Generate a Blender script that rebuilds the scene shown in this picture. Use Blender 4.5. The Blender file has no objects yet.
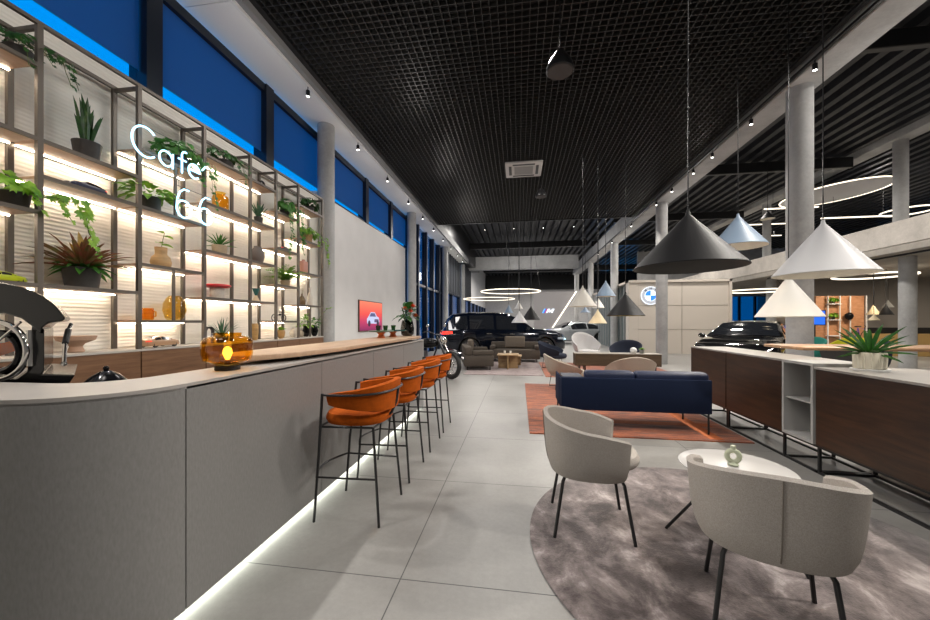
import bpy, bmesh, math, random
from mathutils import Vector, Matrix
R=math.radians; PI=math.pi; S=math.sin; K=math.cos
rnd=random.Random(7)
C=bpy.context.scene.collection
F=363.0; T0=54/363.0; TH=math.atan(T0); H=1.38
def ratio(u):
    r=(u-465)/F; return (r-T0)/(1+r*T0)      # X/Y of a sight line
def yx(u,X): return X/ratio(u)               # Y where the line meets a plane X
def fwd(X,Y): return -X*S(TH)+Y*K(TH)
# ---------------- materials
MT={}
def nodes(name):
    m=bpy.data.materials.new(name); m.use_nodes=True; nt=m.node_tree; b=nt.nodes['Principled BSDF']; return m,nt,b
def noise(nt,scale,detail=4,vec=None,rough=.55,sc=None,dist=0):
    tc=nt.nodes.new('ShaderNodeTexCoord'); n=nt.nodes.new('ShaderNodeTexNoise')
    n.inputs['Scale'].default_value=scale; n.inputs['Detail'].default_value=detail; n.inputs['Roughness'].default_value=rough
    n.inputs['Distortion'].default_value=dist
    mp=nt.nodes.new('ShaderNodeMapping'); nt.links.new(tc.outputs['Object'],mp.inputs['Vector'])
    if sc: mp.inputs['Scale'].default_value=sc
    nt.links.new(mp.outputs['Vector'],n.inputs['Vector']); return n
def ramp(nt,fac,stops):
    r=nt.nodes.new('ShaderNodeValToRGB'); e=r.color_ramp.elements
    while len(e)<len(stops): e.new(.5)
    for i,(p,c) in enumerate(stops): e[i].position=p; e[i].color=(c[0],c[1],c[2],1)
    nt.links.new(fac,r.inputs['Fac']); return r
def bump(nt,b,h,st,d=.01):
    bp=nt.nodes.new('ShaderNodeBump'); bp.inputs['Strength'].default_value=st; bp.inputs['Distance'].default_value=d
    nt.links.new(h,bp.inputs['Height']); nt.links.new(bp.outputs['Normal'],b.inputs['Normal'])
def M(name,col,rough=.5,metal=0,emis=None,es=1,coat=0,trans=0,ior=1.45,var=0,vs=6,vsc=None,bmp=0,bs=None,alpha=1,sheen=0,spec=.5):
    if name in MT: return MT[name]
    m,nt,b=nodes(name)
    b.inputs['Base Color'].default_value=(*col,1); b.inputs['Roughness'].default_value=rough; b.inputs['Metallic'].default_value=metal
    b.inputs['IOR'].default_value=ior; b.inputs['Coat Weight'].default_value=coat; b.inputs['Coat Roughness'].default_value=.05
    b.inputs['Transmission Weight'].default_value=trans; b.inputs['Alpha'].default_value=alpha
    b.inputs['Sheen Weight'].default_value=sheen; b.inputs['Specular IOR Level'].default_value=spec
    if emis: b.inputs['Emission Color'].default_value=(*emis,1); b.inputs['Emission Strength'].default_value=es
    if var:
        n=noise(nt,vs,5,sc=vsc); lo=[c*(1-var) for c in col]; hi=[min(1,c*(1+var)) for c in col]
        r=ramp(nt,n.outputs['Fac'],[(.3,lo),(.7,hi)]); nt.links.new(r.outputs['Color'],b.inputs['Base Color'])
    if bmp:
        n=noise(nt,bs or 60,3,sc=vsc); bump(nt,b,n.outputs['Fac'],bmp)
    MT[name]=m; return m
def emit(name,col,st): return M(name,(0,0,0),.5,emis=col,es=st)
def wood(name,c1,c2,rough=.45,axis=(1,1,14),scale=1.6,coat=0,thin=0):
    m,nt,b=nodes(name); n=noise(nt,scale,8,sc=axis,rough=.6,dist=.6)
    r=ramp(nt,n.outputs['Fac'],[(.28,c1),(.5,[(a+d)/2 for a,d in zip(c1,c2)]),(.72,c2)])
    n2=noise(nt,scale*9,4,sc=axis); mx=nt.nodes.new('ShaderNodeMixRGB'); mx.blend_type='MULTIPLY'; mx.inputs['Fac'].default_value=.35
    nt.links.new(r.outputs['Color'],mx.inputs['Color1']); nt.links.new(n2.outputs['Fac'],mx.inputs['Color2'])
    nt.links.new(mx.outputs['Color'],b.inputs['Base Color']); b.inputs['Roughness'].default_value=rough; b.inputs['Coat Weight'].default_value=coat
    bump(nt,b,n2.outputs['Fac'],.15,.003); MT[name]=m; return m
def floor_mat():
    m,nt,b=nodes('concrete_tiles'); tc=nt.nodes.new('ShaderNodeTexCoord'); mp=nt.nodes.new('ShaderNodeMapping')
    mp.inputs['Location'].default_value=(.63,-1.877,0); nt.links.new(tc.outputs['Object'],mp.inputs['Vector'])
    br=nt.nodes.new('ShaderNodeTexBrick'); br.offset=0; br.inputs['Scale'].default_value=1
    br.inputs['Brick Width'].default_value=2.43; br.inputs['Row Height'].default_value=1.215; br.inputs['Mortar Size'].default_value=.0035
    br.inputs['Mortar Smooth'].default_value=.1
    nt.links.new(mp.outputs['Vector'],br.inputs['Vector'])
    n=noise(nt,.9,9,rough=.68); r=ramp(nt,n.outputs['Fac'],[(.3,(.235,.23,.22)),(.7,(.335,.33,.315))])
    n2=noise(nt,28,6,rough=.75); r2=ramp(nt,n2.outputs['Fac'],[(.35,(.82,.82,.82)),(.65,(1,1,1))])
    mx=nt.nodes.new('ShaderNodeMixRGB'); mx.blend_type='MULTIPLY'; mx.inputs['Fac'].default_value=.6
    nt.links.new(r.outputs['Color'],mx.inputs['Color1']); nt.links.new(r2.outputs['Color'],mx.inputs['Color2'])
    m2=nt.nodes.new('ShaderNodeMixRGB'); nt.links.new(br.outputs['Fac'],m2.inputs['Fac']); nt.links.new(mx.outputs['Color'],m2.inputs['Color1'])
    m2.inputs['Color2'].default_value=(.07,.07,.07,1); nt.links.new(m2.outputs['Color'],b.inputs['Base Color'])
    rr=nt.nodes.new('ShaderNodeMapRange'); rr.inputs['To Min'].default_value=.28; rr.inputs['To Max'].default_value=.5
    nt.links.new(n.outputs['Fac'],rr.inputs['Value']); nt.links.new(rr.outputs['Result'],b.inputs['Roughness'])
    bump(nt,b,n2.outputs['Fac'],.06,.002); return m
def concrete(name,c,var=.22,joint=0):
    m,nt,b=nodes(name); n=noise(nt,1.3,8,rough=.65); n2=noise(nt,22,5,rough=.7)
    a=nt.nodes.new('ShaderNodeMath'); a.operation='MULTIPLY_ADD'; a.inputs[1].default_value=.35; nt.links.new(n2.outputs['Fac'],a.inputs[0]); nt.links.new(n.outputs['Fac'],a.inputs[2])
    r=ramp(nt,a.outputs[0],[(.45,[x*(1-var) for x in c]),(.85,[min(1,x*(1+var)) for x in c])])
    nt.links.new(r.outputs['Color'],b.inputs['Base Color']); b.inputs['Roughness'].default_value=.75
    bump(nt,b,n2.outputs['Fac'],.2,.004); MT[name]=m; return m
def mottle(name,cols,scale,sc=None,rough=.9,sheen=.3,dist=1.2):
    m,nt,b=nodes(name); n=noise(nt,scale,7,rough=.68,sc=sc,dist=dist)
    k=len(cols); r=ramp(nt,n.outputs['Fac'],[(.32+.36*i/(k-1),c) for i,c in enumerate(cols)])
    nt.links.new(r.outputs['Color'],b.inputs['Base Color']); b.inputs['Roughness'].default_value=rough; b.inputs['Sheen Weight'].default_value=sheen
    n2=noise(nt,90,3); bump(nt,b,n2.outputs['Fac'],.5,.006); MT[name]=m; return m
def fabric(name,c,v=.12,weave=260):
    m,nt,b=nodes(name); n=noise(nt,weave,2,sc=(1,1,.35)); n3=noise(nt,weave,2,sc=(.3,.3,1.6))
    a=nt.nodes.new('ShaderNodeMath'); a.operation='ADD'; nt.links.new(n.outputs['Fac'],a.inputs[0]); nt.links.new(n3.outputs['Fac'],a.inputs[1])
    h=nt.nodes.new('ShaderNodeMath'); h.operation='MULTIPLY'; h.inputs[1].default_value=.5; nt.links.new(a.outputs[0],h.inputs[0])
    r=ramp(nt,h.outputs[0],[(.38,[x*(1-v*2) for x in c]),(.6,[min(1,x*(1+v)) for x in c])])
    nt.links.new(r.outputs['Color'],b.inputs['Base Color']); b.inputs['Roughness'].default_value=.95; b.inputs['Specular IOR Level'].default_value=.15
    bump(nt,b,h.outputs[0],.3,.0015); MT[name]=m; return m
def ribwall():
    m,nt,b=nodes('ribbed_plaster'); tc=nt.nodes.new('ShaderNodeTexCoord'); w=nt.nodes.new('ShaderNodeTexWave'); w.bands_direction='Z'
    w.inputs['Scale'].default_value=9; w.inputs['Distortion'].default_value=1.4; w.inputs['Detail'].default_value=3; w.inputs['Detail Scale'].default_value=1.2
    mp=nt.nodes.new('ShaderNodeMapping'); mp.inputs['Scale'].default_value=(1,.45,1); nt.links.new(tc.outputs['Object'],mp.inputs['Vector']); nt.links.new(mp.outputs['Vector'],w.inputs['Vector'])
    b.inputs['Base Color'].default_value=(.80,.77,.70,1); b.inputs['Roughness'].default_value=.75; bump(nt,b,w.outputs['Fac'],.5,.006); return m
GL=None
def glassmat(name,tint,gl=.08,rough=0.0):
    m=bpy.data.materials.new(name); m.use_nodes=True; nt=m.node_tree; nt.nodes.clear()
    o=nt.nodes.new('ShaderNodeOutputMaterial'); t=nt.nodes.new('ShaderNodeBsdfTransparent'); g=nt.nodes.new('ShaderNodeBsdfGlossy'); x=nt.nodes.new('ShaderNodeMixShader')
    t.inputs['Color'].default_value=(*tint,1); g.inputs['Roughness'].default_value=rough
    f=nt.nodes.new('ShaderNodeFresnel'); f.inputs['IOR'].default_value=1.45; a=nt.nodes.new('ShaderNodeMath'); a.operation='ADD'; a.inputs[1].default_value=gl
    ge=nt.nodes.new('ShaderNodeNewGeometry'); iv=nt.nodes.new('ShaderNodeMath'); iv.operation='SUBTRACT'; iv.inputs[0].default_value=1; nt.links.new(ge.outputs['Backfacing'],iv.inputs[1])
    mu=nt.nodes.new('ShaderNodeMath'); mu.operation='MULTIPLY'; nt.links.new(a.outputs[0],mu.inputs[0]); nt.links.new(iv.outputs[0],mu.inputs[1])
    nt.links.new(f.outputs[0],a.inputs[0]); nt.links.new(mu.outputs[0],x.inputs['Fac'])
    nt.links.new(t.outputs[0],x.inputs[1]); nt.links.new(g.outputs[0],x.inputs[2]); nt.links.new(x.outputs[0],o.inputs['Surface']); MT[name]=m; return m
def clothblind(name,col):
    m=bpy.data.materials.new(name); m.use_nodes=True; nt=m.node_tree; nt.nodes.clear()
    o=nt.nodes.new('ShaderNodeOutputMaterial'); t=nt.nodes.new('ShaderNodeBsdfTranslucent'); d=nt.nodes.new('ShaderNodeBsdfDiffuse'); x=nt.nodes.new('ShaderNodeMixShader')
    t.inputs['Color'].default_value=(*col,1); d.inputs['Color'].default_value=(.10,.12,.16,1); x.inputs['Fac'].default_value=.8
    nt.links.new(d.outputs[0],x.inputs[1]); nt.links.new(t.outputs[0],x.inputs[2]); nt.links.new(x.outputs[0],o.inputs['Surface']); return m
def leafmat(name,c,c2):
    m=bpy.data.materials.new(name); m.use_nodes=True; nt=m.node_tree; b=nt.nodes['Principled BSDF']
    n=noise(nt,14,2); r=ramp(nt,n.outputs['Fac'],[(.35,c),(.65,c2)]); nt.links.new(r.outputs['Color'],b.inputs['Base Color'])
    b.inputs['Roughness'].default_value=.42
    o=nt.nodes['Material Output']; t=nt.nodes.new('ShaderNodeBsdfTranslucent'); nt.links.new(r.outputs['Color'],t.inputs['Color'])
    x=nt.nodes.new('ShaderNodeMixShader'); x.inputs['Fac'].default_value=.3; nt.links.new(b.outputs[0],x.inputs[1]); nt.links.new(t.outputs[0],x.inputs[2]); nt.links.new(x.outputs[0],o.inputs['Surface'])
    MT[name]=m; return m
STEEL=M('bronze_steel',(.13,.112,.095),.45,.5)
BLACK=M('black_powder_steel',(.012,.012,.013),.45,.2)
BLKSAT=M('black_satin',(.013,.013,.014),.35)
GLOSSBLK=M('gloss_black',(.004,.004,.005),.16,spec=.35)
CHROME=M('chrome',(.75,.73,.70),.12,1)
WHITE=M('white_paint',(.72,.72,.71),.6)
LED=emit('led_strip_warm',(1,.85,.66),35)
LEDC=emit('led_strip_cool',(.96,1,.86),11)
LEDR=emit('ring_led',(1,.88,.70),2.3)
CONC=concrete('cast_concrete',(.37,.372,.37))
CONCD=concrete('slab_concrete',(.34,.315,.28))
SHELFW=wood('shelf_oak',(.42,.26,.17),(.60,.41,.29),axis=(3,1,14))
WALNUT=wood('walnut',(.13,.062,.030),(.30,.155,.08),.4,axis=(6,1,16))
DKWOOD=wood('dark_oak',(.011,.006,.004),(.060,.027,.012),.38,axis=(5,.9,9),scale=2.2)
TOPWOOD=wood('light_oak_top',(.42,.27,.17),(.60,.42,.28),.38,axis=(12,1,1),scale=1.8)
TABW=wood('table_oak',(.42,.24,.13),(.62,.38,.22),.4,axis=(1,12,1))
SUEDE=fabric('orange_leather',(.37,.072,.004),.08,40)
BEIGE=fabric('oatmeal_fabric',(.38,.35,.32),.10,420)
BEIGE2=fabric('sand_fabric',(.37,.33,.28),.1)
NAVY=fabric('navy_fabric',(.0065,.012,.033),.10)
NAVYL=M('navy_leather',(.006,.013,.045),.5,var=.1)
TAUPE=fabric('taupe_fabric',(.085,.072,.06),.1)
GREYF=fabric('pale_grey_fabric',(.55,.54,.54),.05)
DKNAVY=fabric('slate_navy_fabric',(.03,.036,.055),.1)
G1=leafmat('leaf_bright',(.09,.28,.012),(.27,.50,.04)); G2=leafmat('leaf_dark',(.012,.06,.012),(.035,.13,.02)); G3=leafmat('leaf_mid',(.025,.13,.02),(.08,.27,.03))
G4=leafmat('leaf_bluegreen',(.03,.10,.06),(.09,.2,.11)); GR=leafmat('leaf_redbrown',(.26,.07,.045),(.14,.13,.04)); GY=leafmat('leaf_ochre',(.35,.22,.03),(.5,.33,.06))
STEM=M('plant_stem',(.10,.14,.03),.6); SOIL=M('soil',(.03,.02,.013),.95,bmp=.5)
RUBBER=M('rubber',(.012,.012,.012),.6)
AMBER=glassmat('amber_glass',(.99,.78,.26),.06); ORGL=glassmat('orange_glass',(.99,.72,.25),.05); YELGL=glassmat('yellow_glass',(.95,.83,.48),.06)
CLEAR=glassmat('clear_glass',(.86,.93,.93),.03); DARKGL=glassmat('smoked_glass',(.03,.035,.04),.06); GREENGL=glassmat('green_glass',(.25,.5,.12),.05)
# ---------------- mesh builder
class MB:
    def __init__(s): s.v=[]; s.f=[]
    def add(s,vs,fs):
        o=len(s.v); s.v+= [Vector(p) for p in vs]; s.f+=[[o+i for i in f] for f in fs]; return s
    def box(s,x0,x1,y0,y1,z0,z1,m=None):
        vs=[Vector((x,y,z)) for z in (z0,z1) for (x,y) in ((x0,y0),(x1,y0),(x1,y1),(x0,y1))]
        if m is not None: vs=[m@p for p in vs]
        return s.add(vs,[(3,2,1,0),(4,5,6,7),(0,1,5,4),(1,2,6,5),(2,3,7,6),(3,0,4,7)])
    def cb(s,c,d,rz=0,rx=0,ry=0):
        m=Matrix.Translation(c)@Matrix.Rotation(rz,4,'Z')@Matrix.Rotation(ry,4,'Y')@Matrix.Rotation(rx,4,'X')
        return s.box(-d[0]/2,d[0]/2,-d[1]/2,d[1]/2,-d[2]/2,d[2]/2,m)
    def tube(s,pts,r,n=8,closed=False):
        pts=[Vector(p) for p in pts]; k=len(pts); rs=r if isinstance(r,(list,tuple)) else [r]*k; vs=[]; prev=None
        for i,p in enumerate(pts):
            if closed: t=(pts[(i+1)%k]-pts[i-1])
            else: t=(pts[min(i+1,k-1)]-pts[max(i-1,0)])
            t=t.normalized() if t.length>1e-9 else Vector((0,0,1))
            if prev is None:
                a=Vector((0,0,1)) if abs(t.z)<.9 else Vector((1,0,0)); a=(a-t*a.dot(t)).normalized()
            else:
                a=prev-t*prev.dot(t); a=a.normalized() if a.length>1e-6 else t.orthogonal().normalized()
            prev=a; b=t.cross(a)
            for j in range(n):
                q=2*PI*j/n; vs.append(p+(a*K(q)+b*S(q))*rs[i])
        fs=[]
        for i in range(k if closed else k-1):
            for j in range(n):
                a0=i*n+j;a1=i*n+(j+1)%n;b0=((i+1)%k)*n+j;b1=((i+1)%k)*n+(j+1)%n; fs.append((a0,a1,b1,b0))
        if not closed: fs+= [tuple(range(n))[::-1],tuple((k-1)*n+j for j in range(n))]
        return s.add(vs,fs)
    def lathe(s,prof,n=24,c=(0,0,0),caps=True,m=None,wav=0,wn=0):
        vs=[]; 
        for i,(r,z) in enumerate(prof):
            for j in range(n):
                q=2*PI*j/n; rr=r*(1+(wav*K(wn*q) if wn else 0)); p=Vector((rr*K(q),rr*S(q),z))
                if m is not None: p=m@p
                vs.append(p+Vector(c))
        fs=[(i*n+j,i*n+(j+1)%n,(i+1)*n+(j+1)%n,(i+1)*n+j) for i in range(len(prof)-1) for j in range(n)]
        if caps: fs+=[tuple(range(n))[::-1],tuple((len(prof)-1)*n+j for j in range(n))]
        return s.add(vs,fs)
    def prism(s,poly,fn,a,b):
        n=len(poly); vs=[fn(p[0],p[1],a) for p in poly]+[fn(p[0],p[1],b) for p in poly]
        return s.add(vs,[tuple(range(n))[::-1],tuple(range(n,2*n))]+[(i,(i+1)%n,n+(i+1)%n,n+i) for i in range(n)])
    def grid(s,rows,closed=False):
        n=len(rows[0]); vs=[p for r in rows for p in r]; fs=[]
        for i in range(len(rows)-1):
            for j in range(n if closed else n-1): fs.append((i*n+j,i*n+(j+1)%n,(i+1)*n+(j+1)%n,(i+1)*n+j))
        return s.add(vs,fs)
    def ball(s,c,r,n=12,sc=(1,1,1)):
        pr=[]; vs=[]; c=Vector(c)
        for i in range(n//2+1):
            a=PI*i/(n//2)
            for j in range(n):
                q=2*PI*j/n; rr=max(S(a),.001); vs.append(c+Vector((r*sc[0]*rr*K(q),r*sc[1]*rr*S(q),-r*sc[2]*K(a))))
        return s.add(vs,[(i*n+j,i*n+(j+1)%n,(i+1)*n+(j+1)%n,(i+1)*n+j) for i in range(n//2) for j in range(n)])
    def leaf(s,p,d,L,w,droop=.3,n=4,fold=.15):
        p=Vector(p); d=Vector(d).normalized(); sd=d.cross(Vector((0,0,1)))
        sd=sd.normalized() if sd.length>.05 else Vector((1,0,0)); up=sd.cross(d); vs=[]
        for i in range(n+1):
            t=i/n; q=p+d*L*t+Vector((0,0,-droop*L*t*t)); ww=w*.5*(S(PI*min(1,t*.92+.06))**.75)
            if i==n: ww=w*.02
            vs+=[q-sd*ww+up*ww*fold*2,q,q+sd*ww+up*ww*fold*2]
        fs=[]
        for i in range(n): a=i*3; fs+=[(a,a+1,a+4,a+3),(a+1,a+2,a+5,a+4)]
        return s.add(vs,fs)
    def lobed(s,p,nrm,up,sz):
        p=Vector(p); nrm=Vector(nrm).normalized(); up=Vector(up); up=(up-nrm*up.dot(nrm)).normalized(); sd=nrm.cross(up)
        sh=[(0,-.32),(.34,-.42),(.5,-.05),(.26,.08),(.36,.42),(.1,.3),(0,.62),(-.1,.3),(-.36,.42),(-.26,.08),(-.5,-.05),(-.34,-.42)]
        vs=[p+nrm*sz*.08]+[p+sd*a*sz+up*b*sz for a,b in sh]; k=len(sh)
        return s.add(vs,[(0,1+i,1+(i+1)%k) for i in range(k)])
    def build(s,name,mat,parent=None,smooth=True,bevel=0,seg=2,label=None,ang=40,sub=0,xf=None):
        me=bpy.data.meshes.new(name); me.from_pydata([tuple(v) for v in s.v],[],s.f); me.validate()
        bm=bmesh.new(); bm.from_mesh(me); bmesh.ops.recalc_face_normals(bm,faces=bm.faces)
        if bevel:
            es=[e for e in bm.edges if len(e.link_faces)==2 and e.calc_face_angle(0)>R(30)]
            bmesh.ops.bevel(bm,geom=es,offset=bevel,segments=seg,profile=.5,affect='EDGES',clamp_overlap=True)
        if smooth:
            for f in bm.faces: f.smooth=True
            for e in bm.edges:
                if len(e.link_faces)==2 and e.calc_face_angle(0)>R(ang): e.smooth=False
        bm.to_mesh(me); bm.free()
        o=bpy.data.objects.new(name,me); C.objects.link(o)
        for mm in (mat if isinstance(mat,list) else [mat]): me.materials.append(mm)
        if parent: o.parent=parent
        if sub:
            md=o.modifiers.new('Subdivision','SUBSURF'); md.levels=sub; md.render_levels=sub
        if label: o['label']=label
        return o
def tag(o,label,cat,group=None,kind=None):
    o['label']=label; o['category']=cat
    if group: o['group']=group
    if kind: o['kind']=kind
    return o
def thing(name,label,cat,loc=(0,0,0),rz=0,group=None):
    o=bpy.data.objects.new(name,None); C.objects.link(o); o.location=loc; o.rotation_euler=(0,0,rz); o.empty_display_size=.1
    return tag(o,label,cat,group)
def st(o,label=None,cat=None):
    o['kind']='structure'
    if label: o['label']=label
    if cat: o['category']=cat
    return o
def dup(o,parent=None):
    c=o.copy(); C.objects.link(c); c.parent=parent
    for ch in list(o.children): dup(ch,c)
    return c
def copyto(root,loc,rz,label,group=None,scale=None):
    c=dup(root); c.location=loc; c.rotation_euler=(0,0,rz); c['label']=label
    if group: c['group']=group
    if scale: c.scale=scale
    return c
ORD=['nearest','second nearest','third nearest','fourth nearest','fifth nearest','sixth nearest','seventh nearest','eighth nearest','ninth nearest','tenth nearest','eleventh nearest','twelfth nearest']
# ================= SETTING
FL=floor_mat()
st(MB().box(-4.3,26,-4,48,-.1,0).build('floor',FL,smooth=False),'pale grey large format concrete tile floor','floor')
def ww(name,m,*b,lab=None): return st(MB().box(*b).build(name,m,smooth=False),lab,'wall' if lab else None)
LWALL=M('pale_plaster',(.60,.59,.58),.7,var=.04,vs=2,bmp=.1)
ww('wall_left',ribwall(),-4.2,-3.95,-4,6.8,0,3.88,lab='ribbed white plaster wall behind the planted shelves')
ww('wall_left',LWALL,-4.25,-4.05,6.8,12.6,0,4.03,lab='smooth pale wall panel behind the wall screen')
ww('wall_back',M('far_wall',(.42,.41,.40),.8,var=.1),-4.3,9.5,44,44.2,0,5.2,lab='grey far end wall behind the cars')
ww('wall_back',BLKSAT,-4.3,26,44.0,44.2,5.2,8)
ww('wall_front',M('rear_wall',(.3,.3,.3),.8),-4.3,26,-4.2,-4,0,8)
ww('wall_right',LWALL,25.8,26,-4,44,0,6.2,lab='pale right hand wall of the hall')
ww('wall_right',BLKSAT,25.8,26,-4,44,7.2,8)
GREYW=M('greige_wall',(.36,.33,.30),.8)
ww('wall_back',GREYW,12.0,25.8,19.6,19.8,0,3.35,lab='greige wall under the mezzanine')
ww('wall_back',CONC,9.5,25.8,31,31.3,4.2,7.9,lab='raw concrete wall closing the upper floor')
# left high windows with blinds
FR=M('dark_window_frame',(.012,.018,.03),.35,.3); BL=clothblind('blue_blind_cloth',(.04,.44,.52)); WG=glassmat('window_glass',(.9,.95,1),.02)
ms=[-2.2,-.3,1.6,3.5,5.4,7.3,9.25,11.15,12.9]
ct=['left blind window nearest the camera','blind window']
for i in range(len(ms)-1):
    a,b=ms[i],ms[i+1]; w=thing('window_%d'%(i+1),'high blue dusk window strip with lowered blind, %s along the left wall'%ORD[i],'window'); w['kind']='structure'
    z0=3.88 if b<7.4 else 4.03
    f=MB(); 
    f.box(-4.25,-4.02,a-.09,a+.09,z0,5.22); f.box(-4.2,-4.05,a+.09,b-.09,5.1,5.22); f.box(-4.2,-4.05,a+.09,b-.09,z0,z0+.035); f.build('window_frame',FR,w,smooth=False)
    MB().box(-4.16,-4.15,a+.09,b-.09,z0+.035,5.1).build('window_pane',WG,w,smooth=False)
    MB().box(-4.115,-4.11,a+.1,b-.1,4.13 if z0<4 else 4.17,5.1).build('blind',BL,w,smooth=False)
ww('wall_left',BLKSAT,-4.3,-4.05,-4,-2.3,3.88,5.34)
# tall glazing
TG=glassmat('teal_glazing',(.16,.42,.5),.05)
w=thing('window_9','tall teal glazed wall with dark mullions between two left columns','window'); w['kind']='structure'
for y in (12.95,14.2,15.5,16.8,18.1,18.75): MB().box(-4.2,-3.98,y-.07,y+.07,0,5.3).build('mullion',FR,w,smooth=False)
MB().box(-4.18,-4.02,12.95,18.75,2.85,2.95).build('transom',FR,w,smooth=False); MB().box(-4.12,-4.11,12.95,18.75,0,5.3).build('window_pane',TG,w,smooth=False)
# dark cladding beyond the third column
for i,(a,b) in enumerate(((19,24.6),(25,30))):
    c=MB(); c.box(-4.2,-4.0,a,b,3.05,7.9)
    y=a
    while y<b: c.box(-4.0,-3.94,y,y+.12,3.05,7.9); y+=.6
    st(c.build('trim_%d'%(i+1),M('dark_cladding',(.05,.055,.065),.5),smooth=False),'dark ribbed cladding panel on the upper left wall, %s'%('nearer' if i==0 else 'farther'),'cladding')
w=thing('window_10','long low window band under the dark cladding on the far left','window'); w['kind']='structure'
MB().box(-4.12,-4.11,19,43.8,0,3.05).build('window_pane',TG,w,smooth=False)
m=MB(); y=19
while y<43.9: m.box(-4.2,-4.0,y-.06,y+.06,0,3.05); y+=2.75
m.build('mullion',FR,w,smooth=False)
ww('wall_left',LWALL,-4.25,-4.05,30,44,3.05,7.9)
w=thing('window_13','dark blue glazing behind the cream box under the mezzanine','window'); w['kind']='structure'
MB().box(9.0,25.8,31.1,31.11,0,3.4).build('window_pane',TG,w,smooth=False); m=MB(); x=9.2
while x<25: m.box(x,x+.12,31,31.2,0,3.35); x+=1.1
m.build('mullion',FR,w,smooth=False)
# right wall upper window band
w=thing('window_11','blue window band high on the far right wall','window'); w['kind']='structure'
MB().box(25.85,25.86,-4,44,6.2,7.2).build('window_pane',WG,w,smooth=False); m=MB(); y=-3
while y<44: m.box(25.78,25.95,y,y+.5,6.2,7.2); y+=2.4
m.build('mullion',FR,w,smooth=False)
# soffit
SOF=M('white_soffit',(.78,.78,.77),.65)
s=MB(); 
for a in range(-4,24,4): s.box(-4.25,-3.42,a+.004,min(a+3.996,24.1),5.34,5.40)
s.box(-4.25,-3.42,-4,24.1,5.37,5.45)
st(s.build('ceiling',SOF,smooth=False),'white soffit strip over the high windows','ceiling')
s=MB().box(-3.42,-3.34,-4,24.1,5.30,5.62); st(s.build('trim_3',M('soffit_edge',(.22,.22,.22),.6),smooth=False),'grey metal edge running along the white soffit','trim')
ww('wall_left',BLKSAT,-4.3,-3.36,-4,31,5.62,7.9)
# deck
DECK=M('dark_ribbed_deck',(.020,.021,.025),.45,.3)
pts=[]; x=-4.3
while x<26: pts+=[(x,7.0),(x+.17,7.0),(x+.21,7.17),(x+.38,7.17)]; x+=.42
d=MB(); d.grid([[Vector((p[0],y,p[1])) for p in pts] for y in (-4,44.2)]); st(d.build('ceiling',DECK,smooth=False),'dark corrugated metal roof deck','ceiling')
# grid ceiling
g=MB(); X0,X1,Y0,Y1=-3.32,4.3,-.6,14.7; cs=.105
x=X0
while x<=X1: g.box(x-.004,x+.004,Y0,Y1,5.42,5.48); x+=cs
y=Y0
while y<=Y1: g.box(X0,X1,y-.004,y+.004,5.421,5.479); y+=cs
st(g.build('ceiling',M('black_grid_metal',(.055,.054,.052),.38,.5),smooth=False),'black open cell metal grid ceiling','ceiling')
st(MB().box(-3.34,-3.26,-.6,14.75,5.40,5.54).box(4.26,4.34,-.6,14.75,5.40,5.54).box(-3.3,4.3,14.68,14.76,5.4,5.54).build('trim_4',BLACK,smooth=False),'black edge frame around the grid ceiling','trim')
st(MB().box(-3.3,4.4,-4,14.6,6.3,6.35).build('ceiling',M('void_black',(.01,.01,.012),.7),smooth=False))
# beams
def beam(x0,x1,y0,y1,z0,z1,lab,m=CONC): st(MB().box(x0,x1,y0,y1,z0,z1).build('trim_beam',m,smooth=False,bevel=.015,seg=1),lab,'beam')
beam(4.42,4.92,-4,31,5.29,5.95,'long concrete beam beside the grid ceiling')
beam(11.15,11.65,-4,31,6.86,7.5,'upper concrete beam above the mezzanine')
beam(-3.9,4.42,28.2,28.7,5.45,6.45,'pale concrete cross beam spanning the hall')
beam(-3.34,4.42,24.6,24.85,6.35,6.75,'dark steel cross beam under the roof deck',BLKSAT)
beam(-3.34,25.7,34.6,34.9,6.1,6.6,'dark steel cross beam far down the hall',BLKSAT)
for y in (8,14,20,26): beam(4.93,11.14,y,y+.15,6.6,6.95,'dark steel joist over the right bay',BLKSAT)
beam(10.6,25.7,2,31,3.35,3.55,'concrete mezzanine floor slab',CONCD)
beam(10.6,10.85,2,31,3.56,4.24,'pale concrete mezzanine edge band',concrete('band_concrete',(.5,.47,.43)))
beam(10.86,25.7,2,31,3.56,4.15,'raised concrete mezzanine deck',CONCD)
# columns
def column(x,y,r,z0,z1,lab): st(tag(MB().lathe([(r,z0),(r,z1)],28,(x,y,0)).build('concrete_column',CONC),lab,'column'))
for i,y in enumerate((6.85,12.8,18.8,24.8,30.6)): column(4.655,y,.178,0,5.29,'round concrete column, %s in the row under the long beam'%ORD[i])
for i,y in enumerate((6.85,12.77,18.8,24.8)): column(-3.86,y,.165,0,5.34,'round concrete column, %s in the row along the left wall'%ORD[i])
for i,y in enumerate((6.8,12.8,18.8,24.8)):
    column(11.6,y,.19,0,3.35,'thick concrete column under the mezzanine, %s'%ORD[i]); column(11.42,y,.165,4.15,6.86,'upper concrete column standing on the mezzanine, %s'%ORD[i])
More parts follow.
